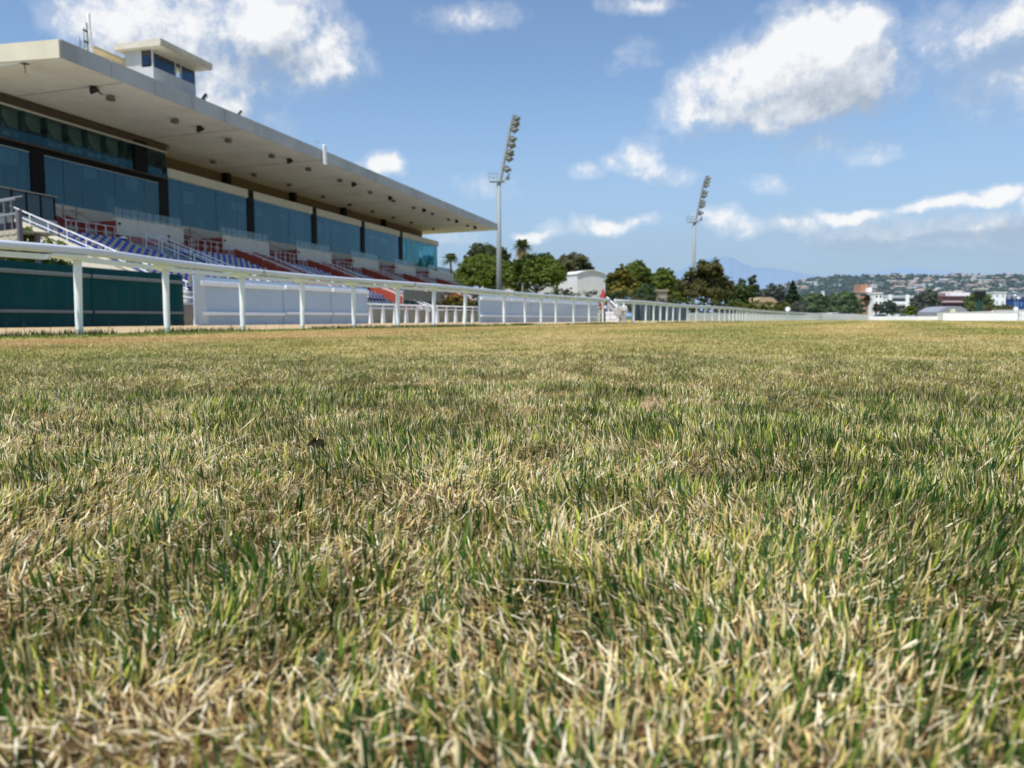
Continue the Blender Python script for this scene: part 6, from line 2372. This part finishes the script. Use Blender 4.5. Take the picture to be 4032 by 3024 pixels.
for px, py, rx, ry, w in CL:
    a0, e0 = pix_ae(px, py)
    ra = abs(pix_ae(px + rx, py)[0] - a0)
    re = abs(pix_ae(px, py - ry)[1] - e0)
    v1 = gn.new("ShaderNodeVectorMath")
    v1.operation = "MULTIPLY_ADD"
    v1.inputs[1].default_value = (1 / ra, 1 / re, 0)
    v1.inputs[2].default_value = (-a0 / ra, -e0 / re, 0)
    gl.new(gi.outputs[0], v1.inputs[0])
    ln = gn.new("ShaderNodeVectorMath")
    ln.operation = "DOT_PRODUCT"
    gl.new(v1.outputs[0], ln.inputs[0])
    gl.new(v1.outputs[0], ln.inputs[1])
    m1 = gn.new("ShaderNodeMath")
    m1.operation = "MULTIPLY_ADD"
    m1.inputs[1].default_value = -0.5 * w
    m1.inputs[2].default_value = w
    gl.new(ln.outputs["Value"], m1.inputs[0])
    if prev is None:
        prev = m1.outputs[0]
    else:
        mx = gn.new("ShaderNodeMath")
        mx.operation = "SMOOTH_MAX"
        mx.inputs[2].default_value = 0.18
        gl.new(prev, mx.inputs[0])
        gl.new(m1.outputs[0], mx.inputs[1])
        prev = mx.outputs[0]
gl.new(prev, go.inputs[0])

tc = N.new("ShaderNodeTexCoord")
sep = N.new("ShaderNodeSeparateXYZ")
L.new(tc.outputs["Generated"], sep.inputs[0])


def math_node(op, a=None, b=None, c=None, clamp=False):
    m = N.new("ShaderNodeMath")
    m.operation = op
    m.use_clamp = clamp
    for i, v in enumerate((a, b, c)):
        if v is None:
            continue
        if isinstance(v, (int, float)):
            m.inputs[i].default_value = v
        else:
            L.new(v, m.inputs[i])
    return m.outputs[0]


azn = math_node("ARCTAN2", sep.outputs["X"], sep.outputs["Y"])
eln = math_node("ARCSINE", sep.outputs["Z"])
ae = N.new("ShaderNodeCombineXYZ")
L.new(azn, ae.inputs[0])
L.new(eln, ae.inputs[1])
wn = N.new("ShaderNodeTexNoise")
wn.inputs["Scale"].default_value = 9.0
wn.inputs["Detail"].default_value = 4
L.new(tc.outputs["Generated"], wn.inputs["Vector"])
ws_ = N.new("ShaderNodeVectorMath")
ws_.operation = "MULTIPLY_ADD"
L.new(wn.outputs["Color"], ws_.inputs[0])
ws_.inputs[1].default_value = (0.085, 0.07, 0)
ws_.inputs[2].default_value = (-0.0425, -0.035, 0)
aew = N.new("ShaderNodeVectorMath")
L.new(ae.outputs[0], aew.inputs[0])
L.new(ws_.outputs[0], aew.inputs[1])


def noise(scale, detail, rough, off=None):
    n = N.new("ShaderNodeTexNoise")
    n.inputs["Scale"].default_value = scale
    n.inputs["Detail"].default_value = detail
    n.inputs["Roughness"].default_value = rough
    if off is None:
        L.new(tc.outputs["Generated"], n.inputs["Vector"])
    else:
        a = N.new("ShaderNodeVectorMath")
        L.new(tc.outputs["Generated"], a.inputs[0])
        a.inputs[1].default_value = off
        L.new(a.outputs[0], n.inputs["Vector"])
    return n.outputs["Fac"]


def density(src, noff):
    g = N.new("ShaderNodeGroup")
    g.node_tree = ng
    L.new(src, g.inputs[0])
    f = noise(7.0, 3, 0.5, noff)
    f2 = noise(21.0, 8, 0.60, noff)
    f = math_node("MULTIPLY_ADD", f, 0.85, -0.43)
    f2 = math_node("MULTIPLY_ADD", f2, 1.25, -0.63)
    f3 = math_node("MULTIPLY_ADD", noise(62.0, 5, 0.6, noff), 0.7, -0.35)
    return math_node("ADD", math_node("ADD", math_node("ADD", g.outputs[0], f), f2), f3)


d0 = density(aew.outputs[0], None)
sh_ = N.new("ShaderNodeVectorMath")
L.new(aew.outputs[0], sh_.inputs[0])
sh_.inputs[1].default_value = (-0.014, 0.036, 0)
d1 = density(sh_.outputs[0], (-0.010, -0.002, 0.026))


def smooth(v, a, b_):
    m = N.new("ShaderNodeMapRange")
    m.interpolation_type = "SMOOTHSTEP"
    m.inputs["From Min"].default_value = a
    m.inputs["From Max"].default_value = b_
    L.new(v, m.inputs["Value"])
    return m.outputs["Result"]


core = smooth(d0, 0.34, 0.94)
wisp = smooth(d0, 0.0, 0.85)
alpha = math_node("MAXIMUM", core, math_node("MULTIPLY", wisp, 0.42))
lit = math_node("SUBTRACT", d0, d1)
lit = math_node("MULTIPLY_ADD", lit, 0.95, 0.56, clamp=True)
thick = smooth(d0, 0.5, 1.6)
lit = math_node("SUBTRACT", lit, math_node("MULTIPLY", thick, 0.10), clamp=True)
ramp = N.new("ShaderNodeValToRGB")
ramp.color_ramp.elements[0].position = 0.10
ramp.color_ramp.elements[0].color = (0.43, 0.49, 0.58, 1)
ramp.color_ramp.elements[1].position = 0.86
ramp.color_ramp.elements[1].color = (0.95, 0.955, 0.965, 1)
e_ = ramp.color_ramp.elements.new(0.50)
e_.color = (0.66, 0.71, 0.79, 1)
L.new(lit, ramp.inputs[0])
cs = N.new("ShaderNodeVectorMath")
cs.operation = "SCALE"
L.new(ramp.outputs[0], cs.inputs[0])
cs.inputs["Scale"].default_value = 1.0 / SKY_S
# tint the clear sky a little, paler toward the horizon
hz = N.new("ShaderNodeMapRange")
hz.interpolation_type = "SMOOTHSTEP"
hz.inputs["From Min"].default_value = -0.01
hz.inputs["From Max"].default_value = 0.30
hz.inputs["To Min"].default_value = 0.92
hz.inputs["To Max"].default_value = 0.0
L.new(eln, hz.inputs["Value"])
tint = N.new("ShaderNodeMix")
tint.data_type = "RGBA"
tint.blend_type = "MULTIPLY"
tint.inputs["Factor"].default_value = 1.0
L.new(sky.outputs[0], tint.inputs["A"])
tint.inputs["B"].default_value = (1.42, 1.50, 1.55, 1)
hmix = N.new("ShaderNodeMix")
hmix.data_type = "RGBA"
L.new(hz.outputs[0], hmix.inputs["Factor"])
L.new(tint.outputs["Result"], hmix.inputs["A"])
hmix.inputs["B"].default_value = (0.315 / SKY_S, 0.455 / SKY_S, 0.665 / SKY_S, 1)
alm = math_node("MULTIPLY", alpha, 0.98)
fin = N.new("ShaderNodeMix")
fin.data_type = "RGBA"
L.new(alm, fin.inputs["Factor"])
bank = None
for px, py, rx, ry, w in ((3650, 930, 1150, 115, 0.50), (2500, 980, 900, 90, 0.25), (3950, 250, 420, 330, 0.30)):
    a0, e0 = pix_ae(px, py)
    ra = abs(pix_ae(px + rx, py)[0] - a0)
    re = abs(pix_ae(px, py - ry)[1] - e0)
    v1 = N.new("ShaderNodeVectorMath")
    v1.operation = "MULTIPLY_ADD"
    v1.inputs[1].default_value = (1 / ra, 1 / re, 0)
    v1.inputs[2].default_value = (-a0 / ra, -e0 / re, 0)
    L.new(aew.outputs[0], v1.inputs[0])
    ln = N.new("ShaderNodeVectorMath")
    ln.operation = "LENGTH"
    L.new(v1.outputs[0], ln.inputs[0])
    q_ = math_node("MULTIPLY", smooth(math_node("SUBTRACT", 1.0, ln.outputs["Value"]), 0.0, 0.7), w)
    bank = q_ if bank is None else math_node("MAXIMUM", bank, q_)
bmix = N.new("ShaderNodeMix")
bmix.data_type = "RGBA"
L.new(bank, bmix.inputs["Factor"])
L.new(hmix.outputs["Result"], bmix.inputs["A"])
bmix.inputs["B"].default_value = (0.39 / SKY_S, 0.495 / SKY_S, 0.645 / SKY_S, 1)
L.new(bmix.outputs["Result"], fin.inputs["A"])
L.new(cs.outputs[0], fin.inputs["B"])
L.new(fin.outputs["Result"], bg.inputs["Color"])

sl = bpy.data.lights.new("sun", "SUN")
sl.energy = 5.0
sl.angle = math.radians(0.53)
sl.color = (1.0, 0.965, 0.905)
so = bpy.data.objects.new("sun", sl)
COL.objects.link(so)
so.rotation_euler = SUN.to_track_quat("Z", "Y").to_euler()
so.location = (0, 0, 60)

cd = bpy.data.cameras.new("camera")
cd.sensor_fit = "HORIZONTAL"
cd.sensor_width = 36.0
cd.lens = 36.0 * FOC / 4032.0
cd.clip_start = 0.02
cd.clip_end = 40000
cd.dof.use_dof = True
cd.dof.focus_distance = 1.35
cd.dof.aperture_fstop = cd.lens / 3.5
co = bpy.data.objects.new("camera", cd)
COL.objects.link(co)
co.location = (0, 0, EYE)
co.rotation_euler = (math.radians(90) - PITCH, 0, YAW)
scene.camera = co

scene.view_settings.view_transform = "Standard"
scene.view_settings.look = "None"
scene.view_settings.exposure = 0
scene.view_settings.gamma = 1
scene.cycles.max_bounces = 8
scene.cycles.transparent_max_bounces = 12
scene.cycles.use_denoising = True
for o in scene.objects:
    for k in ("_org", "_part"):
        if k in o:
            del o[k]
